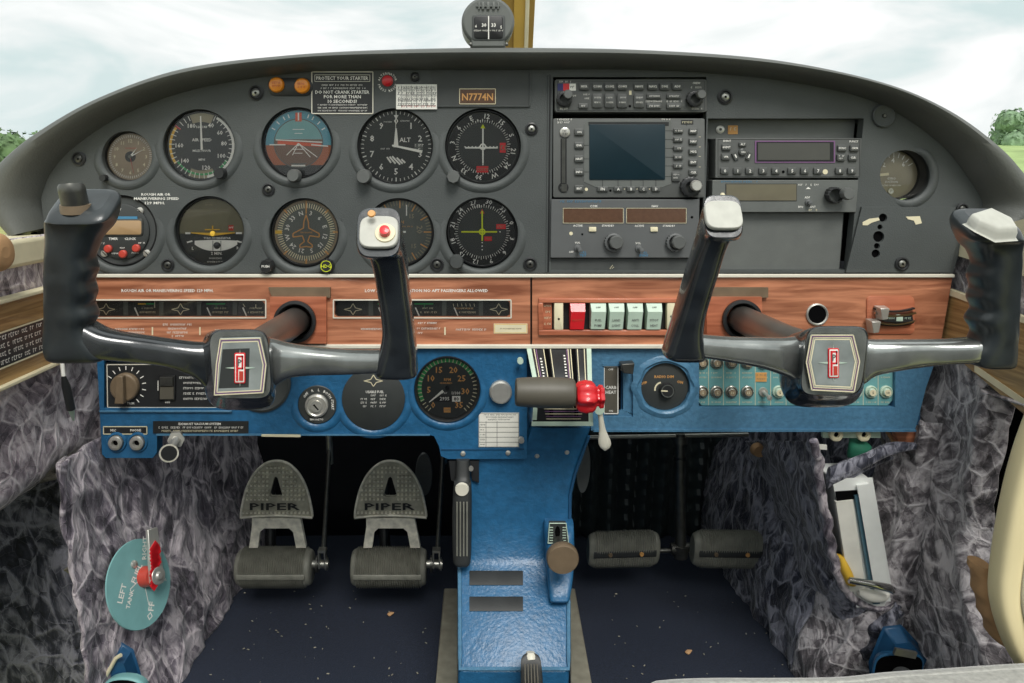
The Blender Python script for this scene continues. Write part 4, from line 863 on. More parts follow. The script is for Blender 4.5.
for k, x in enumerate((723.8, 736.5, 748.8, 762, 774.8, 790.8, 803.5, 816.6, 838.3, 850.4)): btn(r, x, 170.9, 8.6, 6.4, str(k), 1.6, cap=3.2)
b = B(r); b.disc(824.4, 171.8, 2.6, 1.8, 'cream', 20); obj('photocell', b, r)
# receiver with tan window
r = thing('direction_finder', 'narrow radio with a tan-brown window, small ball and one ribbed knob, under the wide radio', 'radio', 784, 196, 0, 'radios in the right bay')
b = B(r); b.poly([(712, 180), (858, 180), (855.5, 212.2), (711, 212.2)], -30, 1.5, 'plate_grey', .998); obj('faceplate', b, r, bevel=.0006)
b = B(r); b.box(725, 183.6, 796, 201, 1.4, 1.9, 'satin_black'); b.box(725.6, 184.2, 795.4, 200.4, 1.9, 2.2, 'lcd_olive'); obj('display', b, r)
b = B(r); b.scrib(720.5, 181.6, 757, 1.9, 1.7, 'cyan_text'); b.scrib(797.5, 184.8, 818, 2, 1.7, 'white'); b.poly([(805, 189), (810, 189), (807.5, 187)], 1.5, 1.8, 'white'); b.text('ADF', 806.5, 197.4, 2, 1.7, 'white'); b.text('BFO', 800, 206.8, 2, 1.7, 'white'); b.text('ANT', 812, 206.8, 2, 1.7, 'white'); b.disc(851, 195, 1.3, 1.7, 'hole'); b.scrib(808, 210, 816, 2, 1.7, 'cream'); obj('lettering', b, r)
b = B(r); b.lathe(722, 195.2, [(2.6, 1.5), (2.2, 3), (0, 3.8)], 'cream', 16); obj('ball', b, r)
rknob(r, 831.5, 195, 8, 6, 1.5, 16, 'satin_black', 'knob_grey', 16, du=9, dv=-1.6)
b = B(r); b.lathe(807.5, 202.5, [(3.4, 1.5), (3.2, 3), (2, 3.4), (2.2, 7), (0, 7.4)], 'radio_lower', 16); obj('toggle', b, r)
# ================================================================== WOOD-GRAIN SUB PANEL
r = thing('wood_panel', 'long wood-grain strip panel between the grey panel above and the blue one below', 'panel', 500, 344, -.004)
WP = r
b = B(r); Y = -.004
b.wpoly([wz(*p, Y) for p in ((86, 277), (530.6, 277), (530.6, 344.5), (86, 344.5))], [[wz(*p, Y) for p in ((80+10, 301), (262, 301), (265, 304), (265, 317), (90, 317))], [wz(*p, Y) for p in ((336, 300.5), (507, 300.5), (510, 303), (510, 315), (507, 317), (337, 317), (334.5, 315), (334.5, 302))],
    circ(297, 320, 19)], Y, .004, 'wood')
obj('left_board', b, r)
b = B(r); b.wpoly([wz(*p, Y) for p in ((532.2, 277), (952.5, 277), (940.5, 344.5), (532.2, 344.5))], [[wz(*p, Y) for p in ((541, 302), (678, 302), (678, 330.5), (541, 330.5))], circ(739, 318, 18)], Y, .004, 'wood'); obj('right_board', b, r)
b = B(r); b.rod(530.7, 277, 530.7, 344, .8, -.5, .3, 'black'); obj('seam', b, r)
for (y, h0) in ((275.6, 3), (346, 4)):
    b = B(r); b.rod(86, y, 953 if y < 300 else 941, y, 3.4 if y < 300 else 3.8, -1, h0, 'trim_white'); obj('trim_bead', b, r, bevel=.0008)
b = B(r); b.box(86, 295, 272, 325, -14, -8, 'dial'); b.box(330, 295, 515, 322, -14, -8, 'dial'); b.box(538, 298, 682, 334, -12, -5, 'satin_black'); b.disc(297, 320, 20, -6, 'hole'); b.disc(739, 318, 19, -6, 'hole'); obj('backing', b, r)
b = B(r); b.text('ROUGH AIR OR MANEUVERING SPEED 129 MPH.', 167.5, 290.6, 3.1, .2, 'white', w=92); b.text('LOW ALTITUDE OPERATION NO AFT PASSENGERS ALLOWED', 426.5, 290.6, 3, .2, 'white', w=123)
for x0, x1, y in ((115, 144, 329), (114, 144, 332.5), (114, 146, 336), (163, 191, 324.5), (168, 186, 328.6), (167, 187, 332.5), (172, 183, 336), (215, 246, 330), (361, 386, 329), (418, 436, 323), (417, 440, 328.5), (418, 424, 333), (455, 486, 329.5)): b.scrib(x0, y, x1, 2, .2, 'white')
for x in (152.5, 200, 445): b.line(x, 327, x, 335, 1.4, .2, 'cream')
b.frame(106, 321.5, 262, 338, .3, .15, 'wood_block'); b.frame(354, 321, 491, 337.5, .3, .15, 'wood_block'); obj('lettering', b, r)
# moulded blocks where the wheel shafts come through
for i, (pts, c, q) in enumerate((([(269, 287), (331, 287), (331, 343.5), (269, 343.5)], (297, 320), 18.6), ([(706, 287), (767, 287), (767, 343.5), (706, 343.5)], (739, 318), 17.4))):
    b = B(r); Yb = -.016
    x0, x1 = pts[0][0], pts[1][0]
    b.poly([(x0, 287), (x1, 287), (x1, 297), (x0+4, 297)], 0, 4, 'knob_brown', .99)
    b.wpoly([wz(*p, Yb+.004) for p in ((x0+1, 297), (x1-5, 297), (x1-5, 343.5), (x0+1, 343.5))], [circ(c[0]-1.5*(1-2*i), c[1]+1, q)], Yb+.004, -.003, 'wood_block'); obj('shaft_block', b, r)
    b = B(r); b.lathe(c[0], c[1], [(q+2.4, 8), (q+2.4, 11), (q-.5, 11.6), (q-2.2, 9), (q-2.2, -6)], 'satin_black', 40); obj('shaft_collar', b, r)
# engine dial clusters
def cluster(name, label, u0, u1, cells, seps, u):
    r = thing(name, label, 'gauge cluster', u, 309, -.004, 'engine dial clusters')
    b = B(r); b.box(u0, 299.5, u1, 318, -8, -6.5, 'dial'); obj('dial', b, r)
    b = B(r); h = -6.3
    for s_ in seps: b.box(s_-2.2, 300, s_+2.2, 318, -6.5, -5.4, 'dial_grey')
    obj('divider', b, r)
    b = B(r)
    for kind, x in cells:
        if kind == 'star':
            P = [(x-9, 310.5), (x-2.5, 309), (x, 304.6), (x+2.5, 309), (x+9, 310.5), (x+2.5, 312), (x, 316), (x-2.5, 312), (x-9, 310.5)]
            for k in range(8): b.line(*P[k], *P[k+1], .75, h, 'cream')
        else:
            if kind == 'g': b.line(x-10, 305, x+9, 305, 1.6, h, 'green'); b.line(x, 304, x, 309, .6, h, 'green')
            if kind == 'y': b.line(x-6, 305, x+2, 305, 1.6, h, 'yellow'); b.line(x+2, 305, x+11, 305, 1.6, h, 'green'); b.line(x+11, 303, x+11, 309, .8, h, 'cream')
            if kind == 't':
                for k in range(6): b.line(x-10+k*4.2, 304.6, x-9.4+k*4.2, 307.6, .6, h, 'cream')
                b.scrib(x-9, 309.6, x+11, 1.8, h, 'amber_text')
            if kind == 'v': b.line(x+4, 305.5, x+4, 309, .7, h, 'cream'); b.line(x-9, 305, x-7, 308, .7, h, 'cream')
            b.scrib(x-4, 313.5, x+12, 1.9, h, 'cream'); b.scrib(x-2, 309.4, x+10, 1.5, h, 'cream')
    obj('markings', b, r)
    for kind, x in cells:
        if kind != 'star': b = B(r); b.rod(x-9, 308.5, x-5, 317.5, 1.4, -5.9, -5.5, 'white', 1.1); obj('needle', b, r)
    b = B(r); b.box(u0, 299.5, u1, 318, -3.2, -3, 'glass'); obj('glass_cover', b, r)
    b = B(r); b.rod(u0, 299.8, u1, 299.8, 1.2, -3, 1.2, 'trim_white'); b.rod(u0, 317.8, u1, 317.8, 1, -3, 1, 'trim_white'); b.rod(u1, 300, u1, 318, 1.2, -3, 1.2, 'trim_white')
    if u0 > 200: b.rod(u0, 300, u0, 318, 1.2, -3, 1.2, 'trim_white')
    obj('frame', b, r)
cluster('engine_gauges', 'long slot of small engine dials behind the left side of the left wheel', 88, 266, [('star', 103), ('y', 141), ('star', 178), ('g', 214), ('v', 250)], [123, 159, 197, 233], 180)
cluster('engine_gauges', 'long slot of small engine dials crossed by the right horn of the left wheel', 333.6, 511, [('star', 352), ('g', 387), ('g', 424), ('t', 463), ('star', 499)], [370, 407, 444, 481], 424)
r = thing('yellow_label', 'pale yellow printed label at the right end of the left wood board', 'label', 510.5, 328.3, -.004)
b = B(r); b.box(493.8, 323.6, 527.4, 333.4, 0, .5, 'cream'); obj('label', b, r); b = B(r); b.frame(494.6, 324.3, 526.6, 332.7, .4, .6, 'yellow'); b.scrib(500, 328.6, 521, 1.5, .6, 'earth_dark'); obj('print', b, r)
# rocker switch bank
r = thing('rocker_switch_bank', 'row of one red and four white rocker switches set in the wood board', 'switches', 612, 316, -.004)
b = B(r)
for (x0, y0, x1, y1) in ((538, 298, 681, 302.6), (538, 329.6, 681, 335), (538, 302, 543, 330), ): b.poly([(x0, y0), (x1, y0), (x1, y1), (x0, y1)], -2, 3, 'wood_block', .995)
obj('surround', b, r, bevel=.001)
b = B(r); b.box(543, 303, 552, 329, -2, -1, 'wood_block')
for k in range(4): b.scrib(544+k*.1, 306+k*6, 551, 2.2, -.8, 'cream')
obj('lettering', b, r)
for x0, x1 in ((554, 563), (666.5, 674.5)):
    b = B(r); b.rbox(x0, 302.6, x1, 329.4, -4, 2.5, 'cream', 1, .4); b.disc((x0+x1)/2, 318.5 if x0 < 600 else 316, 1.1, 2.7, 'hole', 12); obj('end_cap', b, r)
for k, (x0, x1) in enumerate(((569.6, 584.7), (589.8, 605.6), (608, 623.5), (626.4, 642), (645.5, 661))):
    b = B(r); m = 'red' if k == 0 else 'mint'
    vs = [(x0, 303, -4), (x1, 303, -4), (x1, 303, 3), (x0, 303, 3), (x0+.6, 310.5, 7.5), (x1-.6, 310.5, 7.5), (x1-1.6, 328.6, 4), (x0, 328.6, 4), (x0, 329, -4), (x1-1.6, 329, -4)]
    b.add(vs, [(0, 1, 2, 3), (3, 2, 5, 4), (4, 5, 6, 7), (7, 6, 9, 8), (0, 3, 4, 7, 8), (1, 9, 6, 5, 2)], m)
    c = (x0+x1)/2-.4; mm = 'red_dull' if k == 0 else 'dial_grey'
    def on(t, y):  h = 7.5-(y-310.5)/18*3.5+.2; b.text(t, c, y, 2.2, h+.15, mm)
    if k: on(('', 'FUEL', 'LAND', 'ANTI', 'PITOT')[k], 313.5 if 0 else 319); on(('', 'PUMP', 'LIGHT', 'COLL', 'HEAT')[k], 324.5); b.text('OFF', c, 306.6, 2, 5.6, mm)
    else: on('MASTER', 319)
    obj('rocker_switch', b, r, bevel=.0005)
# lighter socket and vent lever in the wood board
r = thing('lighter_socket', 'round black socket with a bright ring in the wood board right of the centre', 'socket', 816.8, 314.3, -.004)
b = B(r); b.lathe(816.8, 314.3, [(11, 0), (11, 1.6), (9.8, 2.2), (8.9, 1.2), (8.8, -14)], 'brushed', 36); obj('ring', b, r); b = B(r); b.disc(816.8, 314.3, 9.2, .6, 'hole'); obj('bore', b, r)
r = thing('vent_control', 'curved chrome slide control with two small chrome levers at the right of the wood board', 'control', 888, 318, -.004)
b = B(r)
b.rbox(866, 296, 914, 334, 0, 1.4, 'wood_block', 5, .6); obj('mount', b, r)
def arc_strip(b, x0, y0, x1, y1, bow, w, h0, h1, m, n=10):
    for k in range(n):
        a, c_ = k/n, (k+1)/n
        f = lambda q: (x0+(x1-x0)*q, y0+(y1-y0)*q+bow*4*q*(1-q))
        b.rod(*f(a), *f(c_), w, h0, h1, m)
b = B(r); arc_strip(b, 872, 308, 912, 307.5, 3, 1.6, 1, 5, 'satin_black'); arc_strip(b, 872, 322, 911, 321.5, 3, 1.2, 1, 5, 'satin_black'); arc_strip(b, 872, 312, 912, 311.5, 3, 2, 1, 7, 'chrome'); arc_strip(b, 872, 320.5, 911, 319.5, 3, 1.6, 1, 7, 'chrome'); obj('rails', b, r)
b = B(r); arc_strip(b, 880, 316.6, 909, 316, 1.5, 7, 1, 6.4, 'satin_black'); b.rbox(892.5, 313.5, 899, 320, 6, 6.9, 'mint', .6, .2); b.scrib(884, 317, 891, 2, 6.6, 'mint'); b.scrib(901, 317, 907, 2, 6.6, 'mint'); obj('scale', b, r)
for x, y in ((878, 311), (869.5, 324)):
    b = B(r); b.poly([(x-5.5, y-6), (x+5.5, y-6), (x+3, y+7), (x-3.4, y+8)], 2, 13, 'brushed', .82); obj('lever', b, r, bevel=.0006)

# ================================================================== BLUE LOWER PANEL
r = thing('lower_panel', 'blue hammered-finish lower panel carrying the switches below the wood board', 'panel', 500, 400, -.002)
BP = r; Y = -.002
b = B(r)
b.wpoly([wz(*p, Y) for p in ((96, 342), (527, 342), (527, 458.5), (520, 459), (448, 459), (441, 456), (439, 446), (434, 436), (424, 434), (157, 434), (157, 452), (153, 458), (106, 458), (102, 454))],
        [circ(373.5, 398.5, 31.5), circ(447.3, 389, 33.2), circ(317.5, 404.5, 19.5), [wz(*p, Y) for p in ((104, 360), (250, 360), (250, 408), (104, 408))]], Y, .014, 'blue'); obj('left_half', b, r)
b = B(r); b.wpoly([wz(*p, Y) for p in ((591, 342), (942, 342), (926, 388), (915, 430.5), (591, 430.5))], [circ(665.3, 387, 24.5), [wz(*p, Y) for p in ((604, 364), (633, 364), (633, 417), (604, 417))], [wz(*p, Y) for p in ((699, 350), (896, 350), (895, 407.5), (699, 407.5))]], Y, .014, 'blue_flat'); obj('right_half', b, r)
b = B(r); b.box(100, 345, 528, 432, -9, -7, 'blue_dark'); b.box(588, 345, 925, 428, -11, -8, 'blue_dark'); obj('backing', b, r)
b = B(r); b.rod(157, 434.2, 262, 434.2, 1.4, -2, 2.6, 'blue_flat'); obj('edge_bead', b, r); b = B(r); b.rod(262, 435, 301, 435.6, 1.6, -2, 2.4, 'cream'); obj('edge_bead', b, r); b = B(r); b.rod(301, 434.5, 430, 434.5, 1.2, -2, 2, 'blue_flat'); obj('edge_bead', b, r); b = B(r); b.rod(593, 430, 915, 430, 2.2, -3, 2.4, 'blue_flat'); obj('edge_bead', b, r); b = B(r); b.rod(100, 411, 232, 411, 1.8, 0, 2.2, 'blue_flat'); obj('edge_bead', b, r, bevel=.0006)
for (u, v, q) in ((373.5, 398.5, 31.5), (447.3, 389, 33.2), (317.5, 404.5, 19.5)):
    b = B(r); n = 44; sec = [(q, 0), (q+1.4, 1.6), (q+4, 2.2), (q+7, 1.2), (q+8.5, 0)]; vs = []
    for k in range(n+1):
        t = k/n; a = math.radians(75+210*t); f = min(1, min(t, 1-t)*6)
        for rr_, h in sec: vs.append((u+(q+(rr_-q)*(.4+.6*f))*math.sin(a), v-(q+(rr_-q)*(.4+.6*f))*math.cos(a), h*f))
    b.add(vs, [(k*5+j, k*5+j+1, (k+1)*5+j+1, (k+1)*5+j) for k in range(n) for j in range(4)], 'blue'); obj('dial_surround', b, r)
b = B(r)
for k in range(10): pass
n = 48; vs = []
for k in range(n+1):
    a = 2*PI*k/n; sq = 1+.10*math.cos(4*a-.0)**2
    for q, h in ((24.3, -4), (24.6, 0), (26.5, 1.8), (30, .9), (31.5, 0)): vs.append((665.3+q*sq*math.cos(a), 387+q*math.sin(a), h))
b.add(vs, [(k*5+j, k*5+j+1, (k+1)*5+j+1, (k+1)*5+j) for k in range(n) for j in range(4)], 'blue_flat'); obj('dial_surround', b, r)
for u, v in ((463, 453.5), (508, 452.8)): b = B(r); b.lathe(u, v, [(2.6, 0), (2.4, 1.2), (1.2, 1.9), (0, 1.9)], 'brushed', 16); obj('screw', b, r)
b = B(r); b.rod(441, 449.5, 524, 449, 1.2, 0, .8, 'blue_dark'); obj('fold_line', b, r)
# tachometer
def gauge2(name, label, u, v, q, face='dial', depth=4, cat='gauge'):
    r = thing(name, label, cat, u, v, -.002); d = -depth
    b = B(r); b.lathe(u, v, [(q+2.6, d-6), (q+2.6, d+3), (q+1.8, d+4.4), (q+.6, d+4), (q-.2, d-1.5)], 'black', 56); obj('bezel', b, r); b = B(r); b.disc(u, v, q, d-1.5, face, 56); obj('dial', b, r)
    r.d = d-1.5; r.q = q; r.c = (u, v); return r
r = gauge2('tachometer', 'engine speed dial with gold numbers and green arc in the blue panel', 447.3, 389, 30.4, depth=2); d = r.d; c = (447.3, 389)
b = B(r); b.ring(*c, 26, 30, d+.1, 'green', -118, 62); b.ticks(*c, 26, 30, 36, .9, d+.2, 'cream', -140, 140)
for t, x, y in (('0', 433, 406), ('5', 428.7, 390.8), ('10', 431, 379.2), ('15', 439, 370.8), ('20', 453.4, 370.8), ('25', 461.6, 379.2), ('30', 465.4, 392.2), ('35', 459, 406)): b.text(t, x, y, 6.2, d+.3, 'amber_text')
b.text('RPM', 447.3, 380.5, 2.8, d+.2, 'amber_text'); b.text('HUNDREDS', 446, 384, 1.7, d+.2, 'amber_text'); b.text('1/100', 456, 394, 3, d+.2, 'white'); b.scrib(440, 394, 447, 1.6, d+.2, 'white')
b.box(434, 396.6, 452, 402.6, d+.1, d+.3, 'black'); b.text('2935', 444.5, 399.6, 3.6, d+.4, 'white'); b.box(452, 397, 460.3, 402.6, d+.1, d+.35, 'white'); b.text('80', 456.3, 399.8, 3.8, d+.45, 'black'); b.box(443.6, 408.6, 450.5, 413.6, d+.1, d+.3, 'amber_text'); b.scrib(444.5, 411, 450, 2.4, d+.4, 'dial_brown'); obj('markings', b, r)
b = B(r); b.rod(443, 391.5, 429, 403, 2.6, d+.8, d+1.2, 'white', .8); b.lathe(447.3, 389, [(2.6, d), (2.4, d+1.6), (0, d+1.6)], 'black', 18); obj('needle', b, r); glass_of(r)
# fuel placard disc
r = thing('fuel_placard', 'plain black disc printed with a table of fuel figures left of the engine speed dial', 'placard', 373.5, 398.5, -.002)
b = B(r); b.lathe(373.5, 398.5, [(31.5, -3), (31.5, .8), (30.6, 1.4), (0, 1.4)], 'dial', 56); obj('disc', b, r)
b = B(r); P = [(364, 380.5), (371, 379), (373.6, 374.5), (376.5, 379), (383, 380.5), (376.5, 382), (373.6, 386), (371, 382), (364, 380.5)]
for k in range(8): b.line(*P[k], *P[k+1], .8, 1.6, 'cream')
b.text('USABLE FUEL', 375, 391.4, 2.6, 1.6, 'white', w=18)
for k in range(4):
    b.scrib(371, 395+k*3.6, 376, 2, 1.6, 'white'); b.scrib(380, 395+k*3.6, 386, 2, 1.6, 'white')
    if k: b.scrib(361, 395+k*3.6, 366, 2, 1.6, 'white')
obj('lettering', b, r)
# blanking disc behind the left hub
r = thing('blanking_disc', 'grey round blanking disc mostly hidden behind the left wheel hub', 'cover', 262, 383, -.002)
b = B(r); b.lathe(262, 383, [(29, 0), (29, 1.6), (26.5, 3), (25, 2.4), (0, 2.4)], 'recess_grey', 48); obj('disc', b, r)
# ignition
r = thing('ignition_switch', 'silver keyed switch on a black lettered disc right of the left wheel hub', 'ignition switch', 317.5, 404.5, -.002)
b = B(r); b.lathe(317.5, 404.5, [(19.2, -3), (19.2, .6), (18.6, 1.1), (0, 1.1)], 'dial', 48); obj('disc', b, r)
b = B(r); b.lathe(317, 405, [(11.6, 1), (11.4, 3.4), (9.6, 4.4), (8.6, 3.6), (6, 3.8), (5.6, 5.2), (0, 5.2)], 'brushed', 40); b.rod(314.6, 403, 319.4, 408.4, 1.8, 5.2, 5.4, 'hole', 1.2); obj('lock', b, r)
b = B(r)
for t, a in (('OFF', -48), ('R', -18), ('L', 6), ('B', 28), ('O', 38), ('T', 48), ('H', 58), ('START', 88)): x, y = pol(317.5, 404.8, 15.3, a); b.text(t, x, y, 2.6, 1.3, 'white', a)
b.text('MAGNETO', 317, 419, 2, 1.3, 'white'); obj('lettering', b, r)
# avionics master plate left
r = thing('trim_control_panel', 'black plate with a large brown pointer knob and a rocker under the left wheel', 'control panel', 160, 387, -.002)
b = B(r); b.poly([(104.6, 363.5), (246, 363.5), (246, 409), (105.6, 409)], -4, -1.4, 'satin_black'); obj('plate', b, r)
b = B(r)
for p0, p1 in (((106.4, 365), (107, 407.6)), ((107, 407.8), (246, 408)), ((106.4, 365), (246, 364))): b.line(*p0, *p1, .9, -1.2, 'trim_white')
b.ticks(125.3, 386.8, 16.5, 20.5, 11, .9, -1.2, 'white', -60, 140); b.text('TRIM', 130, 403.6, 2.4, -1.2, 'white'); b.text('OFF', 167, 402.6, 2.2, -1.2, 'white')
for k in range(5): b.scrib(179+(k > 0)*4, 378+k*5.3, 206, 2.3, -1.2, 'white')
b.line(157.5, 381, 157.5, 391, .8, -1.2, 'white'); obj('lettering', b, r)
b = B(r); b.lathe(125.3, 386.8, [(14, -1.4), (14, 3), (13, 4.4), (0, 4.4)], 'knob_brown', 40); b.rod(124.6, 373.4, 124, 401, 6, 4, 11, 'knob_brown', 9.4); obj('knob', b, r, bevel=.0012)
b = B(r); b.rbox(158.5, 375, 175.5, 400.5, -1.4, .4, 'black', 1.5, .4); b.box(159.8, 376.5, 174.2, 386, .2, 2.4, 'steel_dark', .8); b.box(159.8, 386, 174.2, 399.4, .2, 1.2, 'handle_grey', .6); obj('rocker_switch', b, r)
# jack box
r = thing('headset_jacks', 'pair of round headset sockets under a small black MIC PHONE plate, lower left corner', 'sockets', 128, 441, -.002, 'headset sockets')
b = B(r); b.box(103.4, 426, 147.6, 434, 0, .6, 'satin_black'); b.frame(103.8, 426.4, 147.2, 433.8, .9, .75, 'cream'); b.text('MIC', 113.5, 430, 2.4, .8, 'white'); b.text('PHONE', 136, 430, 2.4, .8, 'white'); obj('label_plate', b, r)
for u in (116.8, 138):
    b = B(r); b.lathe(u, 442, [(10.5, 0), (9.6, 1.6), (8, 2)], 'blue', 30); b.lathe(u, 442, [(7.2, 1), (7, 4), (5.6, 5), (3.4, 5), (2.8, 3.2), (2.6, -3)], 'brushed', 30, lobes=6, la=.02); b.disc(u, 442, 3, 1.6, 'hole'); obj('socket', b, r)
r = thing('vacuum_placard', 'long narrow black placard headed EXHAUST VACUUM SYSTEM on the blue panel edge', 'placard', 201, 427, -.002)
b = B(r); b.box(153.3, 421, 248.6, 433.2, 0, .8, 'satin_black'); obj('plate', b, r); b = B(r); b.text('EXHAUST VACUUM SYSTEM', 200, 423.6, 2.3, .95, 'white', w=42); b.scrib(159, 427.2, 244, 2, .95, 'white'); b.scrib(162, 430.6, 240, 2, .95, 'cream'); obj('lettering', b, r)
r = thing('pull_control', 'white round pull knob on a hexagonal neck hanging under the blue panel corner', 'knob', 176, 440, -.002)
b = B(r); p0 = W(177, 436, .01); p1 = W(176, 440, -.02); p2 = W(169.5, 452, -.045); p3 = W(169, 453.3, -.052)
b.tube([p0, p1], [.0095, .0095], 'brushed', 6); b.tube([p1, p2], .0052, 'brushed', 16); b.tube([p2, p3], [.0092, .0102], 'trim_white', 28); b.tube([p3, p3+(p3-p2)*.12], [.0085, .008], 'satin_black', 24)
obj('pull_knob', b, r)
# silver knob, white table card
r = thing('dimmer_knob', 'flat silver round knob on the blue panel left of the throttle handle', 'knob', 500.5, 391, -.002)
knob(r, 500.5, 391, 11.2, 7, 'brushed')
r = thing('maintenance_card', 'white ruled card stuck on the blue panel below the silver knob', 'card', 499, 430, -.002)
b = B(r); b.box(478.6, 412.6, 519, 447, 0, .5, 'paper'); obj('card', b, r)
b = B(r)
for k in range(5): b.line(479, 422+k*5, 519, 422+k*5, .4, .65, 'dial')
b.line(486, 421, 486, 447, .4, .65, 'dial'); b.line(497, 421, 497, 447, .4, .65, 'dial'); b.frame(479, 413, 518.6, 446.6, .4, .65, 'dial_grey')
for k, y in enumerate((414.6, 417, 419.4)): b.scrib(484+k*2, y, 516-k*3, 1.3, .65, 'dial')
for k in range(5): b.scrib(480.5, 424.6+k*4.9, 485, 1.4, .65, 'dial')
obj('print', b, r)
# radio dimmer disc right
r = thing('radio_dimmer', 'black recessed disc lettered RADIO DIM with a small central knob in the blue panel', 'switch', 665.3, 387, -.002)
b = B(r); b.lathe(665.3, 387, [(24.3, -8), (24.3, -4), (23.4, -3.6), (0, -3.6)], 'dial', 48); obj('disc', b, r)
b = B(r); b.text('RADIO DIM', 665, 377.6, 2.8, -3.4, 'amber_text'); b.text('OFF', 644.5, 384, 2.8, -3.4, 'amber_text', -10); b.text('ON', 681, 383, 2.8, -3.4, 'amber_text', 10); b.ring(663, 390.5, 6.4, 8, -3.3, 'cream', 260, 350); obj('lettering', b, r)
knob(r, 667, 390.5, 7.4, 6, 'satin_black', h0=-3.6, extra=lambda b: (b.rod(660.5, 390, 667, 390.5, 1.2, 2.4, 2.8, 'cream'), b.ring(667, 390.5, 5.6, 6.2, 2.55, 'dial_grey', n=24)))
# carburettor heat
r = thing('carburetor_heat_control', 'black CARB HEAT plate with a grey lever in a blue recess right of the throttle', 'control', 617, 390, -.002)
b = B(r); b.poly([(603.4, 366.4), (618.6, 365.6), (619, 414.6), (604, 414.6)], -6, -1.5, 'handle_grey'); obj('plate', b, r)
b = B(r); b.frame(604.3, 367, 618.2, 414, 1, -1.3, 'white'); b.text('CARB', 611.2, 387.8, 3.2, -1.3, 'white'); b.text('HEAT', 611.2, 392.6, 3.2, -1.3, 'white'); b.text('OFF', 611, 369.8, 2, -1.3, 'white'); b.text('ON', 611, 411.3, 2, -1.3, 'white'); obj('lettering', b, r)
b = B(r); b.box(619.4, 366, 622, 411, -8, -5.5, 'hole'); b.rod(602.5, 364.8, 634, 364.8, 2.2, -8, .8, 'blue_flat'); b.poly([(624, 366), (633, 360), (634.5, 416), (624, 411)], -8, -4, 'blue_flat'); b.poly([(604, 416), (624, 411), (634.5, 417), (604, 421)], -8, -3, 'blue_flat'); obj('recess', b, r)
b = B(r); b.poly([(618, 360.5), (632, 359.5), (630.4, 371), (620.5, 370)], 2, 14, 'steel_dark', .94); b.box(620, 362, 623, 370, -8, 4, 'steel_dark'); obj('lever', b, r, bevel=.0008)
# breaker panel
r = thing('breaker_panel', 'teal plate with two rows of round circuit breakers behind the right wheel', 'breaker panel', 797, 384, -.002)
b = B(r); b.poly([(699, 351), (895.5, 351), (895.5, 401), (890, 407), (703, 407), (699, 403)], -7, -4, 'teal_panel'); obj('plate', b, r, bevel=.0006)
bx = [703, 717.5, 732.5, 748.6, 764.5, 780, 795.5, 811, 826.5, 842, 857.5, 873, 888]
b = B(r)
for x in bx[1:]: b.line(x-7.8, 353, x-7.8, 406.5, .5, -3.8, 'cream')
for x in bx:
    for y in (374, 378.5, 403.4): b.scrib(x-5, y, x+4.6, 1.6, -3.8, 'cream')
b.rod(757, 378, 768, 378, 9, -4, -3.2, 'amber_text'); b.scrib(758, 376, 767, 2, -3, 'dial_brown'); b.scrib(758, 380, 767, 2, -3, 'dial_brown'); obj('lettering', b, r)
for row, y in enumerate((363.5, 392.8)):
    for k, x in enumerate(bx):
        if row and k == 4:
            b = B(r); b.lathe(x, y, [(4.6, -4), (4.4, -2.6), (2.2, -2.4), (1.6, 4), (2.6, 8), (0, 8.6)], 'brushed', 16, du=2, dv=3); obj('toggle_switch', b, r); continue
        b = B(r); b.lathe(x, y, [(6.3, -4), (6.2, -2.4), (5.4, -1.8), (4.6, -2.8), (4.2, -2.8), (4, -.4), (3.4, .2), (0, .2)], 'mint' if k > 4 else 'metal', 24); b.disc(x, y, 3.3, .35, 'dial_brown' if k < 4 else 'cream', 16); b.text(('5', '5', '10', '15', '20')[k % 5], x, y, 2.6, .5, 'cream' if k < 4 else 'dial'); obj('breaker', b, r)
# right headset jacks on a white bracket
r = thing('headset_jacks', 'pair of cream headset sockets on a white bracket hanging under the right end', 'sockets', 848, 434, .008, 'headset sockets')
b = B(r); b.box(822.5, 426.5, 880, 437.5, -3, 1, 'mint'); obj('bracket', b, r)
for u in (834.5, 862): b = B(r); b.lathe(u, 433.3, [(7, 0), (6.8, 4), (5.4, 5), (3, 5), (2.6, 2)], 'cream', 26, lobes=6, la=.03); b.disc(u, 433.3, 2.8, 2.4, 'hole'); obj('socket', b, r)
# ================================================================== THROTTLE QUADRANT
r = thing('throttle_quadrant', 'curved dark quadrant with mint edges and two lever slots between the blue panel halves', 'engine controls', 558, 425, -.03)
TQ = r
def qY(v):
    t = (v-347)/78; return -.004-.050*math.sin(max(0, min(1, t*1.08))*PI*.62)
def qx(f, v):
    t = (v-347)/78; l = 527+7*min(1, t*2.2)-1.5*max(0, t-.7)*3; rr_ = 590+2*t; return l+(rr_-l)*f
def qstrip(b, f0, f1, v0, v1, m, lift=0, n=14):
    b.surf(lambda s, t: W(qx(f0+(f1-f0)*s, v0+(v1-v0)*t), v0+(v1-v0)*t, qY(v0+(v1-v0)*t)-lift), 2, n, m)
b = B(r); qstrip(b, 0, 1, 346, 426, 'satin_black'); 
for sgn, f in ((1, 0), (-1, 1)):
    b.surf(lambda s, t: (lambda p: Vector((p.x, p.y+s*(.05-p.y), p.z)))(W(qx(f, 346+80*t), 346+80*t, qY(346+80*t))), 2, 12, 'blue_dark')
b.surf(lambda s, t: (lambda p: Vector((p.x, p.y+t*(.04-p.y), p.z)))(W(qx(s, 426), 426, qY(426))), 2, 2, 'blue_dark'); obj('housing', b, r)
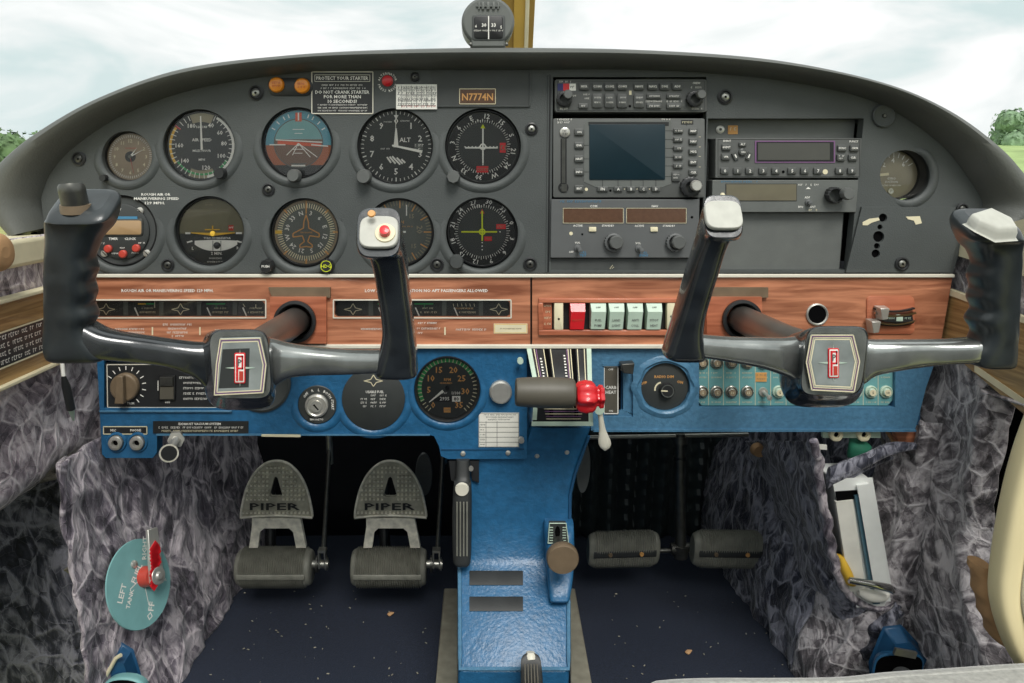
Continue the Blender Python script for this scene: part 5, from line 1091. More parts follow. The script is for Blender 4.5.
b = B(r); qstrip(b, -.01, .065, 346, 420, 'mint', .0015); qstrip(b, .945, 1.02, 346, 426, 'mint', .0015); qstrip(b, -.02, 1.0, 421.5, 426, 'mint', .002); obj('edge_trim', b, r)
b = B(r)
for f0, f1 in ((.27, .34), (.70, .77)): qstrip(b, f0, f1, 349, 417, 'hole', .0012)
obj('lever_slots', b, r)
b = B(r)
for f, m in ((.10, 'cream'), (.13, 'purple'), (.25, 'cream'), (.36, 'cream'), (.62, 'purple'), (.64, 'cream'), (.68, 'cream'), (.79, 'cream'), (.90, 'cream')): qstrip(b, f, f+.014, 349, 408, m, .0016)
for k in range(5): qstrip(b, .18+.012*k, .86-.012*k, 408.5+k*2.5, 409.3+k*2.5, 'purple' if k % 2 else 'cream', .0018, 2)
for f, y0 in ((.19, 358), (.58, 355)):
    for k in range(9): v = y0+k*2.9; qstrip(b, f-.016, f+.012+.008*(k % 2), v, v+1.3, 'white', .0018, 1)
obj('markings', b, r)
b = B(r); p = W(520, 360, -.01); b.tube([p, p+Vector((0, -.006, 0))], .0035, 'mint', 14); obj('side_screw', b, r); b = B(r); p = W(521, 439, -.006); b.tube([p, p+Vector((0, -.006, 0))], .0035, 'brushed', 14); obj('side_screw', b, r)
r = thing('throttle_lever', 'grey-brown barrel shaped throttle handle lying across the quadrant', 'handle', 545, 393, -.105)
b = B(r); pa, pb = W(515.5, 392, -.105), W(574.5, 393, -.105); q = scale_at(545, 393, -.105)[0]
pts = [pa+(pb-pa)*t for t in (0, .015, .05, .2, .5, .8, .95, .985, 1)]; b.tube(pts, [q*x for x in (12.6, 13.8, 14.3, 15, 15.6, 15.2, 14.6, 13.8, 12.6)], 'handle_grey', 40); obj('grip', b, r)
b = B(r)
for u in (548, 572): b.tube([W(u, 396, -.10), W(u, 399, -.045)], .003, 'steel_dark', 8)
obj('lever', b, r)
r = thing('mixture_knob', 'bright red lobed mixture knob at the right end of the throttle handle', 'knob', 588, 396, -.10)
b = B(r); q = scale_at(588, 396, -.1)[0]; vs = []; fs = []; prof = [(575.5, 6), (576, 11), (579, 14), (586, 15.2), (592, 14.5), (595, 12), (596.5, 9), (598, 9), (599.5, 11), (603, 10.5), (604, 7), (604, 0)]; n = 36
for u, rad in prof:
    c_ = W(u, 396.5, -.10)
    for k in range(n): a = 2*PI*k/n; rr_ = rad*q*(1+.13*math.cos(6*a)); vs.append(c_+Vector((0, math.cos(a)*rr_, math.sin(a)*rr_)))
b.world(vs, [(j*n+k, j*n+(k+1) % n, (j+1)*n+(k+1) % n, (j+1)*n+k) for j in range(len(prof)-1) for k in range(n)], 'red'); obj('knob', b, r)
b = B(r); b.tube([W(578, 398, -.098), W(578, 402, -.045)], .003, 'steel_dark', 8); obj('lever', b, r)
r = thing('friction_lever', 'small white drop-shaped lever hanging just below the red knob', 'lever', 603, 428, -.06)
b = B(r); b.loft([(W(598, 404, -.06), (.004, 0, 0), (0, .0035, 0)), (W(600.5, 416, -.06), (.0028, 0, 0), (0, .003, 0)), (W(602.5, 430, -.06), (.0038, 0, 0), (0, .003, 0)), (W(604.5, 441, -.06), (.0068, 0, 0), (0, .0035, 0)), (W(605, 447, -.06), (.0056, 0, 0), (0, .003, 0)), (W(605, 450.5, -.06), (.001, 0, 0), (0, .001, 0))], 'trim_white', ex=2, n=16); obj('paddle', b, r)
b = B(r); p = W(598, 407, -.055); b.tube([p+Vector((0, .02, 0)), p+Vector((0, -.010, 0))], .0055, 'mint', 16); obj('pivot', b, r)

# ================================================================== CENTRE CONSOLE
r = thing('center_console', 'tall blue console running from the throttle quadrant down to the carpet', 'console', 514, 672, -.06)
CC = r
rows = [(428, 531, 592, -.004), (440, 527, 588, .000), (452, 519, 583, .003), (459, 455, 581, .004), (470, 455, 577, .004), (490, 455, 573, .002), (520, 456, 572, -.004), (556, 457, 571.5, -.010), (566, 457, 571.5, -.018), (600, 458, 571, -.052), (640, 458, 570.5, -.088), (672, 458, 570, -.112)]
def crow(v, x0, x1, Y, top=False):
    a, c_ = W(x0, v, Y), W(x1, v, Y); e_ = .006
    return [Vector((a.x, .40, a.z)), Vector((a.x, Y+e_, a.z)), Vector((a.x+e_*.3, Y+e_*.3, a.z)), Vector((a.x+e_, Y, a.z)), Vector((c_.x-e_, Y, c_.z)), Vector((c_.x-e_*.3, Y+e_*.3, c_.z)), Vector((c_.x, Y+e_, c_.z)), Vector((c_.x, .40, c_.z))]
b = B(r); Rr = [crow(*q) for q in rows]; last = [p.copy() for p in Rr[-1]]
for p in last: p.z = .004; p.y = max(p.y, -.108) if p.y < .3 else p.y
Rr.append(last); vs = [p for q in Rr for p in q]
b.world(vs, [(i*8+j, i*8+j+1, (i+1)*8+j+1, (i+1)*8+j) for i in range(len(Rr)-1) for j in range(7)]+[tuple(range(8))], 'blue'); obj('body', b, r)
b = B(r)   # raised rim of the lower tray
def cY(v):
    for i in range(len(rows)-1):
        if rows[i][0] <= v <= rows[i+1][0]: t = (v-rows[i][0])/(rows[i+1][0]-rows[i][0]); return rows[i][3]*(1-t)+rows[i+1][3]*t
    return rows[-1][3]
def rim(pts, w, m='teal'):
    pp = []
    for (u0, v0), (u1, v1) in zip(pts, pts[1:]):
        for k in range(8): t = k/8; pp.append((u0+(u1-u0)*t, v0+(v1-v0)*t))
    pp.append(pts[-1]); b.tube([W(u, v, cY(v)-.001) for u, v in pp], w, m, 8)
rim([(459.5, 566), (460, 669), (568.5, 669), (568.5, 600)], .0024, 'blue_flat'); obj('rim', b, r)
b = B(r); b.tube([W(u, v, cY(v)-.0005) for u, v in ((589, 436), (583, 452), (575, 474), (570, 495), (570, 520), (569, 590))], .002, 'blue_dark', 8); obj('side_bead', b, r)
for v0, v1 in ((571.5, 585), (597.5, 611)):
    b = B(r); y0, y1 = cY(v0)-.0016, cY(v1)-.0016; q = [W(469.5, v0, y0), W(523, v0, y0), W(523, v1, y1), W(469.5, v1, y1)]; b.world(q+[p+Vector((0, .002, 0)) for p in q], [(0, 1, 2, 3), (0, 4, 5, 1), (1, 5, 6, 2), (2, 6, 7, 3), (3, 7, 4, 0)], 'rubber_dark'); obj('hook_strip', b, r)
for u, v in ((567, 452.3), (537, 456)): b = B(r); p = W(u, v, cY(v)); b.tube([p, p+Vector((0, -.0018, 0))], [.003, .002], 'brushed', 12); obj('screw', b, r)
# knob housing on the console
b = B(r)
hs = []
for v, x0, x1, dpt in ((521, 545, 573, .012), (528, 544, 573, .026), (546, 545, 573.5, .030), (552, 545, 574, .018), (575, 547, 572, .022), (596, 549, 569, .014), (600, 551, 567, .002)):
    c_ = W((x0+x1)/2, v, cY(v)-dpt/2); a = (W(x1, v, cY(v)-dpt/2)-W(x0, v, cY(v)-dpt/2))/2; hs.append((c_, a, Vector((0, dpt/2+.004, 0))))
b.loft(hs, 'blue', ex=5, sub=3); obj('knob_housing', b, r)
Yh = cY(535)-.034
b = B(r); q = [(549.5, 523.2), (566, 523.2), (568.6, 543), (548, 543)]; P = [W(x, y, Yh) for x, y in q]; b.world(P+[p+Vector((0, .006, 0)) for p in P], [(0, 1, 2, 3), (0, 4, 5, 1), (1, 5, 6, 2), (2, 6, 7, 3), (3, 7, 4, 0)], 'dial')
for i in range(4): b.tube([P[i]+Vector((0, -.0004, 0)), P[(i+1) % 4]+Vector((0, -.0004, 0))], .0006, 'mint', 6)
b.world([W(557.6+2.6*math.cos(k*.5236), 532+6*math.sin(k*.5236), Yh-.0006) for k in range(12)], [tuple(range(12))], 'hole')
for k in range(6):
    for s_ in (-1, 1): x = 558+s_*6.5; y = 527+k*2.6; P = [W(x-2, y, Yh-.0006), W(x+1.6, y, Yh-.0006), W(x+1.6, y+.9, Yh-.0006), W(x-2, y+.9, Yh-.0006)]; b.world(P, [(0, 1, 2, 3)], 'mint')
obj('selector_plate', b, r)
b = B(r); p = W(563, 560.5, -.085); q = scale_at(563, 560, -.085)[0]; b.tube([p+Vector((0, .05, 0)), p+Vector((0, .014, 0))], .006, 'steel_dark', 14); b.tube([p+Vector((0, .012, 0)), p+Vector((0, .010, 0)), p+Vector((0, .002, 0)), p], [15*q, 16.2*q, 16.2*q, 15*q], 'knob_brown', 40); obj('round_knob', b, r)
# grey floor channels beside the console
for nm, qq in (('trim_10', ((444, 588), (458, 588), (458, 700), (434, 700))), ('trim_11', ((569, 588), (575, 588), (595, 700), (571, 700)))):
    b = B(); P = [WZ(u, v, .022) for u, v in qq]; b.world(P+[Vector((p.x, p.y, 0)) for p in P], [(0, 1, 2, 3), (0, 4, 5, 1), (1, 5, 6, 2), (2, 6, 7, 3), (3, 7, 4, 0)], 'aluminium'); struct(nm, b, bevel=.002)
# brake handle
r = thing('brake_handle', 'long black ribbed brake handle hanging left of the blue console with a round white cap', 'handle', 462, 515, -.03)
b = B(r); b.loft([(W(463, 458, .0), (.008, 0, 0), (0, .009, 0)), (W(463, 478, -.008), (.0085, 0, 0), (0, .009, 0)), (W(462.5, 486, -.018), (.0105, 0, 0), (0, .011, 0)), (W(462, 520, -.024), (.0115, 0, 0), (0, .011, 0)), (W(462, 555, -.028), (.0108, 0, 0), (0, .011, 0)), (W(462, 563, -.029), (.009, 0, 0), (0, .009, 0)), (W(462, 566, -.029), (.003, 0, 0), (0, .003, 0))], 'rubber_dark', ex=2.8); obj('grip', b, r)
b = B(r)
for du in (-5, -1.7, 1.7, 5): b.tube([W(462+du, 502, -.0355), W(462+du, 556, -.0385)], .0009, 'rubber', 6)
obj('ribs', b, r)
b = B(r); p = W(462, 489, -.030); b.tube([p, p+Vector((0, -.003, 0))], [.0082, .0074], 'trim_white', 28); obj('cap', b, r)
b = B(r); p0 = W(449, 462, .012)
for x0, x1 in ((449, 456), (470, 479)): 
    P = [W(x0, 461, .0), W(x1, 461, .0), W(x1, 483, -.002), W(x0+2, 480, -.002)]; b.world(P+[p+Vector((0, .012, 0)) for p in P], [(0, 1, 2, 3), (0, 4, 5, 1), (1, 5, 6, 2), (2, 6, 7, 3), (3, 7, 4, 0)], 'satin_black')
p = W(471, 468, -.006); b.tube([p, p+Vector((0, -.003, 0))], .003, 'brushed', 10); obj('bracket', b, r)
# flap lever at the bottom edge
r = thing('flap_lever', 'black grooved lever end with a white button at the foot of the blue console', 'lever', 531, 690, -.15)
b = B(r); q = scale_at(531, 670, -.14)[0]
b.loft([(W(531, 659, -.135), (7*q, 0, 0), (0, 4*q, 4*q)), (W(531, 663, -.14), (10*q, 0, 0), (0, 6*q, 6*q)), (W(531.5, 676, -.15), (10.8*q, 0, 0), (0, 7*q, 7*q)), (W(532, 690, -.165), (11*q, 0, 0), (0, 7*q, 7*q)), (W(533, 720, -.20), (11*q, 0, 0), (0, 7*q, 7*q))], 'rubber_dark', ex=2.6); obj('grip', b, r)
b = B(r); b.tube([W(531, 660, -.134), W(530.5, 655, -.131), W(530.5, 652, -.130)], [6.4*q, 6.2*q, 4*q], 'trim_white', 20); obj('button', b, r)
b = B(r)
for du in (-6, -3, 0, 3, 6): b.tube([W(531+du, 664, -.1525), W(531.5+du*1.05, 678, -.164), W(532+du*1.05, 690, -.178)], .0008, 'handle_grey', 6)
obj('ribs', b, r)

# ================================================================== CONTROL WHEELS
def sv(u0, u1, v, Y, d, ex=3.2, tilt=0): return (W((u0+u1)/2, v, Y-d*.17)+Vector((0, d*.17, 0)), (W(u1, v, Y-d*.17)-W(u0, v, Y-d*.17))/2, Vector((0, d/2, d/2*tilt)), ex)
def sh(u, v0, v1, Y, d, ex=3.0): return (W(u, (v0+v1)/2, Y-d/2)+Vector((0, d/2, 0)), Vector((0, -d/2, 0)), (W(u, v0, Y-d/2)-W(u, v1, Y-d/2))/2, ex)
def sy(u, v, Y, hw, hh, ex=4): q = scale_at(u, v, Y); return (W(u, v, Y), Vector((hw*q[0], 0, 0)), Vector((0, 0, hh*q[1])), ex)
# ---- left wheel
r = thing('control_wheel', 'left black control wheel with a round switch knob on its worn left horn', 'control wheel', 238, 366, -.2245, 'control wheels')
b = B(r); b.tube([W(297, 320, .03), W(297, 320, -.004), W(262, 343, -.12), W(245, 356, -.185)], .0152, 'yoke_shaft', 32); obj('shaft', b, r)
b = B(r); b.loft([sy(246, 356, -.155, 20, 22), sy(243, 362, -.168, 30, 32), sy(239.5, 369, -.182, 35.5, 39), sy(239, 370, -.196, 36.5, 40.5), sy(239.5, 368, -.208, 34.5, 37.5), sy(240.5, 365, -.219, 30.5, 35, 5.5), sy(240.5, 365, -.2215, 29, 33.5, 5.5)], 'yoke', n=40, mend='yoke_arm'); obj('hub', b, r)
b = B(r)
fr_ = [(220, 338), (261, 337), (267, 364), (264, 393), (214, 395.5), (216, 364)]
b.poly(fr_, 0, 1.0, 'emblem_face', .985)
for k_, (f, m) in enumerate(((.97, 'cream'), (.92, 'purple'), (.87, 'cream'))):
    P = [(239.5+(x-239.5)*f, 368.5+(y-368.5)*f) for x, y in fr_]
    for k in range(6): b.line(*P[k], *P[(k+1) % 6], 1.1, 1.15, m)
b.poly([(223, 349), (250, 348), (249, 387), (219, 388)], 1, 1.2, 'dial')
obj('emblem_plate', b, r)
def badge(b, c, k, h):
    x, y = c
    for dx, dy in ((0, -1), (1, 0), (0, 1), (-1, 0)): b.poly([(x+dy*1.6*k, y-dx*1.6*k), (x+dx*15*k, y+dy*19*k), (x-dy*1.6*k, y+dx*1.6*k)], h, h+.5, 'mint')
    b.rbox(x-5.6*k, y-15.5*k, x+5.6*k, y+15.5*k, h, h+1.2, 'red', 1.4*k, .2); b.rbox(x-4.6*k, y-14.4*k, x+4.6*k, y+14.4*k, h+1, h+1.4, 'white', 1*k, .1)
    b.box(x-3.6*k, y-13*k, x-1.4*k, y+13*k, h+1.3, h+1.7, 'red'); b.box(x-1.4*k, y-13*k, x+3.6*k, y-11.2*k, h+1.3, h+1.7, 'red'); b.box(x+2*k, y-13*k, x+3.8*k, y+1*k, h+1.3, h+1.7, 'red'); b.box(x-1.4*k, y-.8*k, x+3.6*k, y+1*k, h+1.3, h+1.7, 'red')
    b.box(x-.4*k, y+3*k, x+3.8*k, y+12.6*k, h+1.3, h+1.8, 'red_dull')
    b.text('P', x+.3*k, y-6*k, 7*k, h+1.9, 'dial_grey')
b = B(r); badge(b, (240.5, 367.5), .98, 1.4); obj('badge', b, r)
b = B(r); b.loft([sh(214, 344, 392, -.192, .030), sh(204, 346, 391, -.195, .028), sh(190, 346, 380, -.198, .026), sh(165, 343, 370, -.2, .025), sh(135, 339, 366, -.2, .026), sh(112, 336, 364, -.202, .028), sh(95, 332, 363, -.203, .03), sh(82, 325, 362, -.204, .030)], 'yoke', n=28); obj('arm', b, r)
b = B(r); b.loft([sh(262, 342, 392, -.190, .030), sh(272, 344, 390, -.195, .028), sh(284, 347, 382, -.198, .026), sh(305, 350, 378.5, -.2, .024), sh(340, 353, 377.5, -.2, .024), sh(368, 354, 376.5, -.202, .026), sh(385, 354, 376, -.203, .028), sh(396, 355, 375.5, -.203, .026)], 'yoke_arm', n=28); obj('arm', b, r)
hs = [sv(52, 100, 361.5, -.203, .020, 4), sv(47, 106, 358, -.203, .030, 4), sv(45, 100, 350, -.204, .033, 4), sv(44, 92, 338, -.205, .034), sv(44.5, 88, 326, -.206, .034), sv(45, 92, 316, -.208, .034), sv(45, 87.6, 304, -.209, .034), sv(45, 90.5, 293, -.211, .034), sv(45, 87.6, 281, -.213, .034), sv(45, 91.5, 270, -.214, .034), sv(45.5, 88.4, 258, -.216, .034), sv(46, 92, 247, -.218, .034), sv(46, 97, 236, -.220, .034), sv(46.5, 107, 223, -.223, .036, 4), sv(48, 112, 211, -.226, .038, 4.5, .5), sv(51, 110, 203.5, -.226, .034, 4.5, .6), sv(58, 104, 200.5, -.226, .026, 4.5, .6)]
b = B(r); b.loft(hs, 'yoke_satin', n=32); obj('grip', b, r)
b = B(r); b.tube([W(77, 212, -.232), W(75.5, 204, -.233)], [.0120, .0112], 'knob_brown', 28); obj('switch_collar', b, r)
b = B(r); b.tube([W(75.5, 206, -.233), W(72, 190, -.236), W(71, 186, -.237), W(70.5, 183.5, -.237)], [.0098, .0098, .0094, .008], 'steel_dark', 30); obj('switch_knob', b, r)
hs = [sv(382, 412, 377.5, -.203, .024, 4), sv(376, 417, 375, -.203, .030, 4), sv(375.5, 417, 366, -.204, .032), sv(379, 416.5, 352, -.206, .033), sv(382, 414.5, 335, -.208, .033), sv(380.5, 412.5, 315, -.211, .033), sv(377, 409.5, 293, -.215, .033), sv(373.5, 407.5, 272, -.220, .034), sv(369, 405.5, 256, -.224, .036, 3.2, .1),
      (W(384, 245, -.229), (W(404, 245, -.229)-W(364, 245, -.229))/2, Vector((0, .015, .010)), 3.6), (W(380, 236, -.239), (W(402, 236, -.239)-W(358, 236, -.239))/2, Vector((0, .009, .0165)), 3.8), (W(379, 233, -.248), (W(401.5, 233, -.248)-W(356.5, 233, -.248))/2, Vector((0, .007, .0185)), 3.8), (W(379, 232.5, -.251), (W(400, 233, -.251)-W(358, 233, -.251))/2, Vector((0, .0068, .0175)), 3.8)]
b = B(r); b.loft(hs, 'yoke', n=32); obj('grip', b, r)
def cap(r, c, hw, hh, Y, m='yoke_arm', tilt=.007):
    u, v = c; q = scale_at(u, v, Y); a = Vector((hw*q[0], 0, 0)); bb = Vector((0, tilt, hh*q[1])); n_ = a.cross(bb).normalized()
    if n_.y > 0: n_ = -n_
    p = W(u, v, Y); b = B(r); b.loft([(p-n_*.001, a*1.0, bb*1.0, 3.8), (p+n_*.0012, a, bb, 3.8), (p+n_*.0022, a*.95, bb*.95, 3.8)], m, n=32, sub=2); obj('cap', b, r); return p, n_
p, n_ = cap(r, (379, 232.5), 19.5, 15.2, -.2515, 'yoke_cap')
b = B(r); b.tube([p+n_*.002+Vector((.005, 0, -.002)), p+n_*.0045+Vector((.005, 0, -.002))], [.0085, .0075], 'cream', 24); b.tube([p+n_*.004+Vector((.005, 0, -.002)), p+n_*.009+Vector((.005, 0, -.002)), p+n_*.0095+Vector((.005, 0, -.002))], [.0042, .0038, .002], 'red', 18); obj('push_button', b, r)
for dx, dz in ((-.005, .013), (.010, -.0135)): b = B(r); b.tube([p+n_*.002+Vector((dx, 0, dz)), p+n_*.0032+Vector((dx, 0, dz))], [.0032, .0026], 'amber_text', 12); obj('screw', b, r)
# ---- right wheel
r = thing('control_wheel', 'right black control wheel with a pale capped horn in front of the radios', 'control wheel', 834, 361, -.2245, 'control wheels')
b = B(r); b.tube([W(739, 318, .03), W(739.5, 318, -.004), W(785, 340, -.12), W(818, 352, -.185)], .0148, 'yoke_shaft', 32); obj('shaft', b, r)
b = B(r); b.loft([sy(806, 354, -.152, 22, 22), sy(812, 362, -.166, 32, 30), sy(822, 368, -.182, 38, 38), sy(829, 367, -.196, 37.5, 40), sy(833, 363.5, -.208, 34, 36.5), sy(834, 361.5, -.219, 32, 35, 5.5), sy(834, 361.5, -.222, 30.5, 33.5, 5.5)], 'yoke', n=40, mend='yoke_arm'); obj('hub', b, r)
b = B(r); fr_ = [(810.5, 334.5), (853, 334.5), (859.5, 361), (854, 392), (811, 390), (805.5, 362)]
b.poly(fr_, 0, 1.0, 'emblem_face', .985)
for f, m in ((.985, 'cream'), (.93, 'purple'), (.90, 'cream'), (.83, 'cream')):
    P = [(832.3+(x-832.3)*f, 362+(y-362)*f) for x, y in fr_]
    for k in range(6): b.line(*P[k], *P[(k+1) % 6], 1.2, 1.15, m)
b.poly([(832.3+(x-832.3)*.76, 362+(y-362)*.76) for x, y in fr_], 1, 1.2, 'emblem_face'); obj('emblem_plate', b, r)
b = B(r); badge(b, (832.5, 362.5), .95, 1.4); obj('badge', b, r)
b = B(r); b.loft([sh(812, 340, 396, -.188, .030), sh(800, 341, 386, -.192, .028), sh(788, 341.5, 379, -.196, .025), sh(765, 341, 371, -.199, .024), sh(740, 340.5, 366, -.2, .024), sh(715, 339, 362, -.202, .026), sh(700, 337, 360, -.203, .028), sh(690, 336, 358.5, -.203, .026)], 'yoke_arm', n=28); obj('arm', b, r)
b = B(r); b.loft([sh(856, 338, 392, -.190, .030), sh(868, 341, 388, -.193, .028), sh(880, 343, 379, -.196, .025), sh(905, 343, 373.5, -.199, .024), sh(935, 343, 369, -.2, .024), sh(962, 343, 367, -.202, .026), sh(980, 342, 366.5, -.203, .028), sh(995, 341, 366, -.203, .028)], 'yoke_arm', n=28); obj('arm', b, r)
hs = [sv(672, 702, 360.5, -.203, .022, 4), sv(665.5, 705, 357, -.203, .030, 4), sv(666.5, 704.5, 348, -.204, .032), sv(671, 703, 334, -.206, .033), sv(676, 704.5, 318, -.209, .033), sv(682, 710, 298, -.213, .033), sv(688.5, 717, 276, -.218, .033), sv(696, 724, 252, -.223, .034), sv(701, 730, 238, -.226, .036, 3.2, .1),
      (W(719, 228, -.231), (W(737, 228, -.231)-W(702, 228, -.231))/2, Vector((0, .015, .009)), 3.6), (W(722.5, 220, -.240), (W(741.5, 220, -.240)-W(703, 220, -.240))/2, Vector((0, .009, .0145)), 3.8), (W(723, 217, -.249), (W(742.5, 217, -.249)-W(703.5, 217, -.249))/2, Vector((0, .007, .0160)), 3.8), (W(723, 216.5, -.252), (W(741.5, 217, -.252)-W(704.5, 217, -.252))/2, Vector((0, .0068, .0150)), 3.8)]
b = B(r); b.loft(hs, 'yoke', n=32); obj('grip', b, r)
cap(r, (723, 215.5), 18.6, 13.6, -.2525, 'yoke_cap')
hs = [sv(983.5, 1009, 367.5, -.203, .020, 4), sv(973.5, 1013, 364.5, -.203, .030, 4), sv(972.5, 1014, 354, -.204, .033, 4), sv(977.5, 1015, 343, -.205, .034), sv(981.5, 1016, 332, -.207, .034), sv(975, 1016.5, 321, -.209, .034), sv(981.5, 1017, 310, -.21, .034), sv(977.5, 1017.5, 299, -.212, .034), sv(981, 1018, 288, -.214, .034), sv(978, 1018.5, 276, -.216, .034), sv(982.5, 1019, 264, -.218, .034), sv(977.5, 1019.5, 251, -.22, .034), sv(970.5, 1020, 242, -.223, .036, 4), sv(963.5, 1020, 231, -.226, .038, 4.5, .4), sv(965.5, 1017, 222, -.228, .034, 4.5, .5), sv(974.5, 1009, 218, -.228, .026, 4.5, .5)]
b = B(r); b.loft(hs, 'yoke_satin', n=32); obj('grip', b, r)
b = B(r); P = [W(u, v, Y) for u, v, Y in ((968, 217, -.244), (990, 210, -.236), (1012, 221, -.238), (1019, 232, -.25), (998, 233, -.254), (978, 224, -.252))]
c_ = sum(P, Vector())/6; P = [p+Vector((0, .002, -.006)) for p in P]; P2 = [p+Vector((0, -.0015, .005)) for p in P]; P3 = [c_+(p-c_)*.9+Vector((0, -.001, .0042)) for p in P2]
b.world(P+P2+P3, [(k, (k+1) % 6, 6+(k+1) % 6, 6+k) for k in range(6)]+[(6+k, 6+(k+1) % 6, 12+(k+1) % 6, 12+k) for k in range(6)]+[tuple(range(12, 18)), tuple(range(6))], 'yoke_cap'); obj('cap', b, r, bevel=.0015, sharp=70)

# ================================================================== PEDALS
def brake_pedal(c, label):
    """toe brake plate over a ribbed roller"""
    u, v = c; r = thing('rudder_pedal', label, 'pedal', u, v, .19, 'rudder pedals')
    def wd(x, y, Y=.19): p = W(u+x, v+y, Y); return (p.x, p.z)
    D = [(-36, 28), (-35.5, 19), (-31, 0), (-23, -16), (-12, -26.5), (0, -29.5), (12, -26.5), (23, -16), (31, 0), (35.5, 19), (36.5, 28)]
    D2 = [(p.x, p.y) for p in spline([(x, y, 0) for x, y in D], 4)]; D2 += [(18, 26.4), (0, 25.6), (-18, 26.4)]
    hole = [(-6.6, 4), (-1.8, -13), (0, -14.5), (1.8, -13), (6.6, 4), (4.5, 6), (-4.5, 6)]
    b = B(r); b.wpoly([wd(*p) for p in D2], [[wd(*p) for p in hole]], .186, .194, 'pedal_dark'); obj('toe_plate', b, r, bevel=.001)
    b = B(r); b.tube([W(u+x*.985, v+y*.985, .185) for x, y in D2+D2[:1]], .0018, 'pedal_metal', 8); obj('plate_rim', b, r)
    b = B(r)
    for j in range(11):
        for i in range(-8, 9):
            x = i*4; y = -24+j*4.5
            if j == 9 or j == 8 or (abs(x) < 8 and -16 < y < 8) or math.hypot(x/33, (y-26)/53) > 1: continue
            P = wd(x-1.2, y-1.2), wd(x+1.2, y+1.2); b.wbox(((P[0][0]+P[1][0])/2, .1845, (P[0][1]+P[1][1])/2), (.0027, .004, .0027), 'pedal_metal')
    obj('tread', b, r)['kind'] = 'stuff'
    b = B(r); b.text('PIPER', u, v+14, 7, 3.4*0+6.0, 'satin_black', w=50); obj('lettering', b, r)
    b = B(r)
    L_ = [(-24, 27), (24, 27), (26, 36), (30, 57), (20, 57), (17, 41), (13, 37.5), (-12, 37.5), (-16, 41), (-18, 57), (-27, 57), (-24, 36)]
    b.wpoly([wd(*p, .192) for p in L_], [], .189, .197, 'pedal_metal'); obj('bracket', b, r, bevel=.001)
    x0, x1 = W(u-38, v+77, .19), W(u+36, v+77, .19); q = scale_at(u, v+75, .19)[0]; pts = []; rad = []; n = 66
    for k in range(n+1):
        t = k/n; pts.append(x0+(x1-x0)*t); e_ = min(t, 1-t)*n
        rad.append(q*(19.4*min(1, .80+.20*math.sqrt(min(1, e_/7)))+(1.2 if k % 2 else -1.2)*(1 if 4 < e_ else 0)))
    b = B(r); b.tube(pts, rad, 'rubber', 28); obj('roller', b, r)
    b = B(r); c0 = x0+Vector((.006, -q*19.6, -.000)); c1 = x1+Vector((-.006, -q*19.6, 0)); b.loft([(c0, (0, .001, 0), (0, 0, .0046)), (c0*.5+c1*.5, (0, .0014, 0), (0, 0, .0046)), (c1, (0, .001, 0), (0, 0, .0046))], 'rubber', ex=2.2, n=12); obj('roller_band', b, r)
    # brake rod with its clevis
    b = B(r); a0, a1 = W(u+53, v-45, .235), W(u+47, v+60, .195); b.tube([a0, a1], .0036, 'steel_dark', 12); b.tube([a0+Vector((0, 0, -.03)), a0+Vector((0, 0, .05))], .0052, 'metal', 12); obj('brake_rod', b, r)
    b = B(r); p = W(u+46, v+70, .19)
    b.tube([W(u+36, v+74, .19), W(u+52, v+74, .19)], .0065, 'metal', 16); b.tube([W(u+40, v+74, .19), W(u+42, v+74, .19)], .013, 'steel_dark', 20); b.tube([W(u+49.5, v+74, .19), W(u+51, v+74, .19)], .010, 'metal', 20)
    for s_ in (43, 49): b.wbox(W(u+s_, v+68, .185), (.002, .012, .030), 'metal')
    b.wbox(W(u+46, v+60, .187), (.012, .012, .004), 'metal'); obj('clevis', b, r)
    b = B(r); b.tube([W(u-6, v+76, .20), W(u-6, v+60, .30), W(u-6, v-20, .36)], .009, 'satin_black', 12); obj('pedal_arm', b, r)
    return r
brake_pedal((276.5, 490), 'pilot pedal with metal toe plate over a ribbed roller, nearest the left wall')
brake_pedal((390.5, 490), 'pilot pedal with metal toe plate over a ribbed roller, nearest the blue console')
def flat_pedal(u0, u1, v0, v1, label, sag):
    uc, vc = (u0+u1)/2, (v0+v1)/2; r = thing('rudder_pedal', label, 'pedal', uc, vc, .22, 'rudder pedals')
    q = scale_at(uc, vc, .22)[0]; hh = (v1-v0)/2*q; x0, x1 = W(u0, vc, .22), W(u1, vc+sag, .22); n = 62; secs = []
    for k in range(n+1):
        t = k/n; e_ = min(t, 1-t)*n; f = .74+.26*math.sqrt(min(1, e_/8)); rp = 1+(.045 if k % 2 else -.045)*(e_ > 4); secs.append((x0+(x1-x0)*t, Vector((0, .016*rp*f, .006*f)), Vector((0, -.004, hh*f*rp)), 2.6))
    b = B(r); b.loft(secs, 'rubber', n=26, sub=1); obj('pad', b, r)
    b = B(r); c0, c1 = x0+(x1-x0)*.06+Vector((0, -.0165, 0)), x0+(x1-x0)*.94+Vector((0, -.0165, 0)); b.loft([(c0, (0, .0008, 0), (0, 0, .0055)), (c0*.5+c1*.5, (0, .0012, 0), (0, 0, .0058)), (c1, (0, .0008, 0), (0, 0, .0055))], 'rubber_dark', ex=2.2, n=12); obj('pad_band', b, r)
    for t in (.29, .73): p = x0+(x1-x0)*t+Vector((0, -.0168, 0)); b = B(r); b.tube([p, p+Vector((0, -.003, 0))], [.0038, .0028], 'amber_text' if t > .5 else 'knob_brown', 14); obj('screw', b, r)
    return r
ra = flat_pedal(588, 658, 532, 568, 'flat ribbed rubber pedal on the co-pilot side, left of the upright tube', -2)
rb = flat_pedal(692, 762.5, 530, 567, 'flat ribbed rubber pedal on the co-pilot side, right of the upright tube', 1)
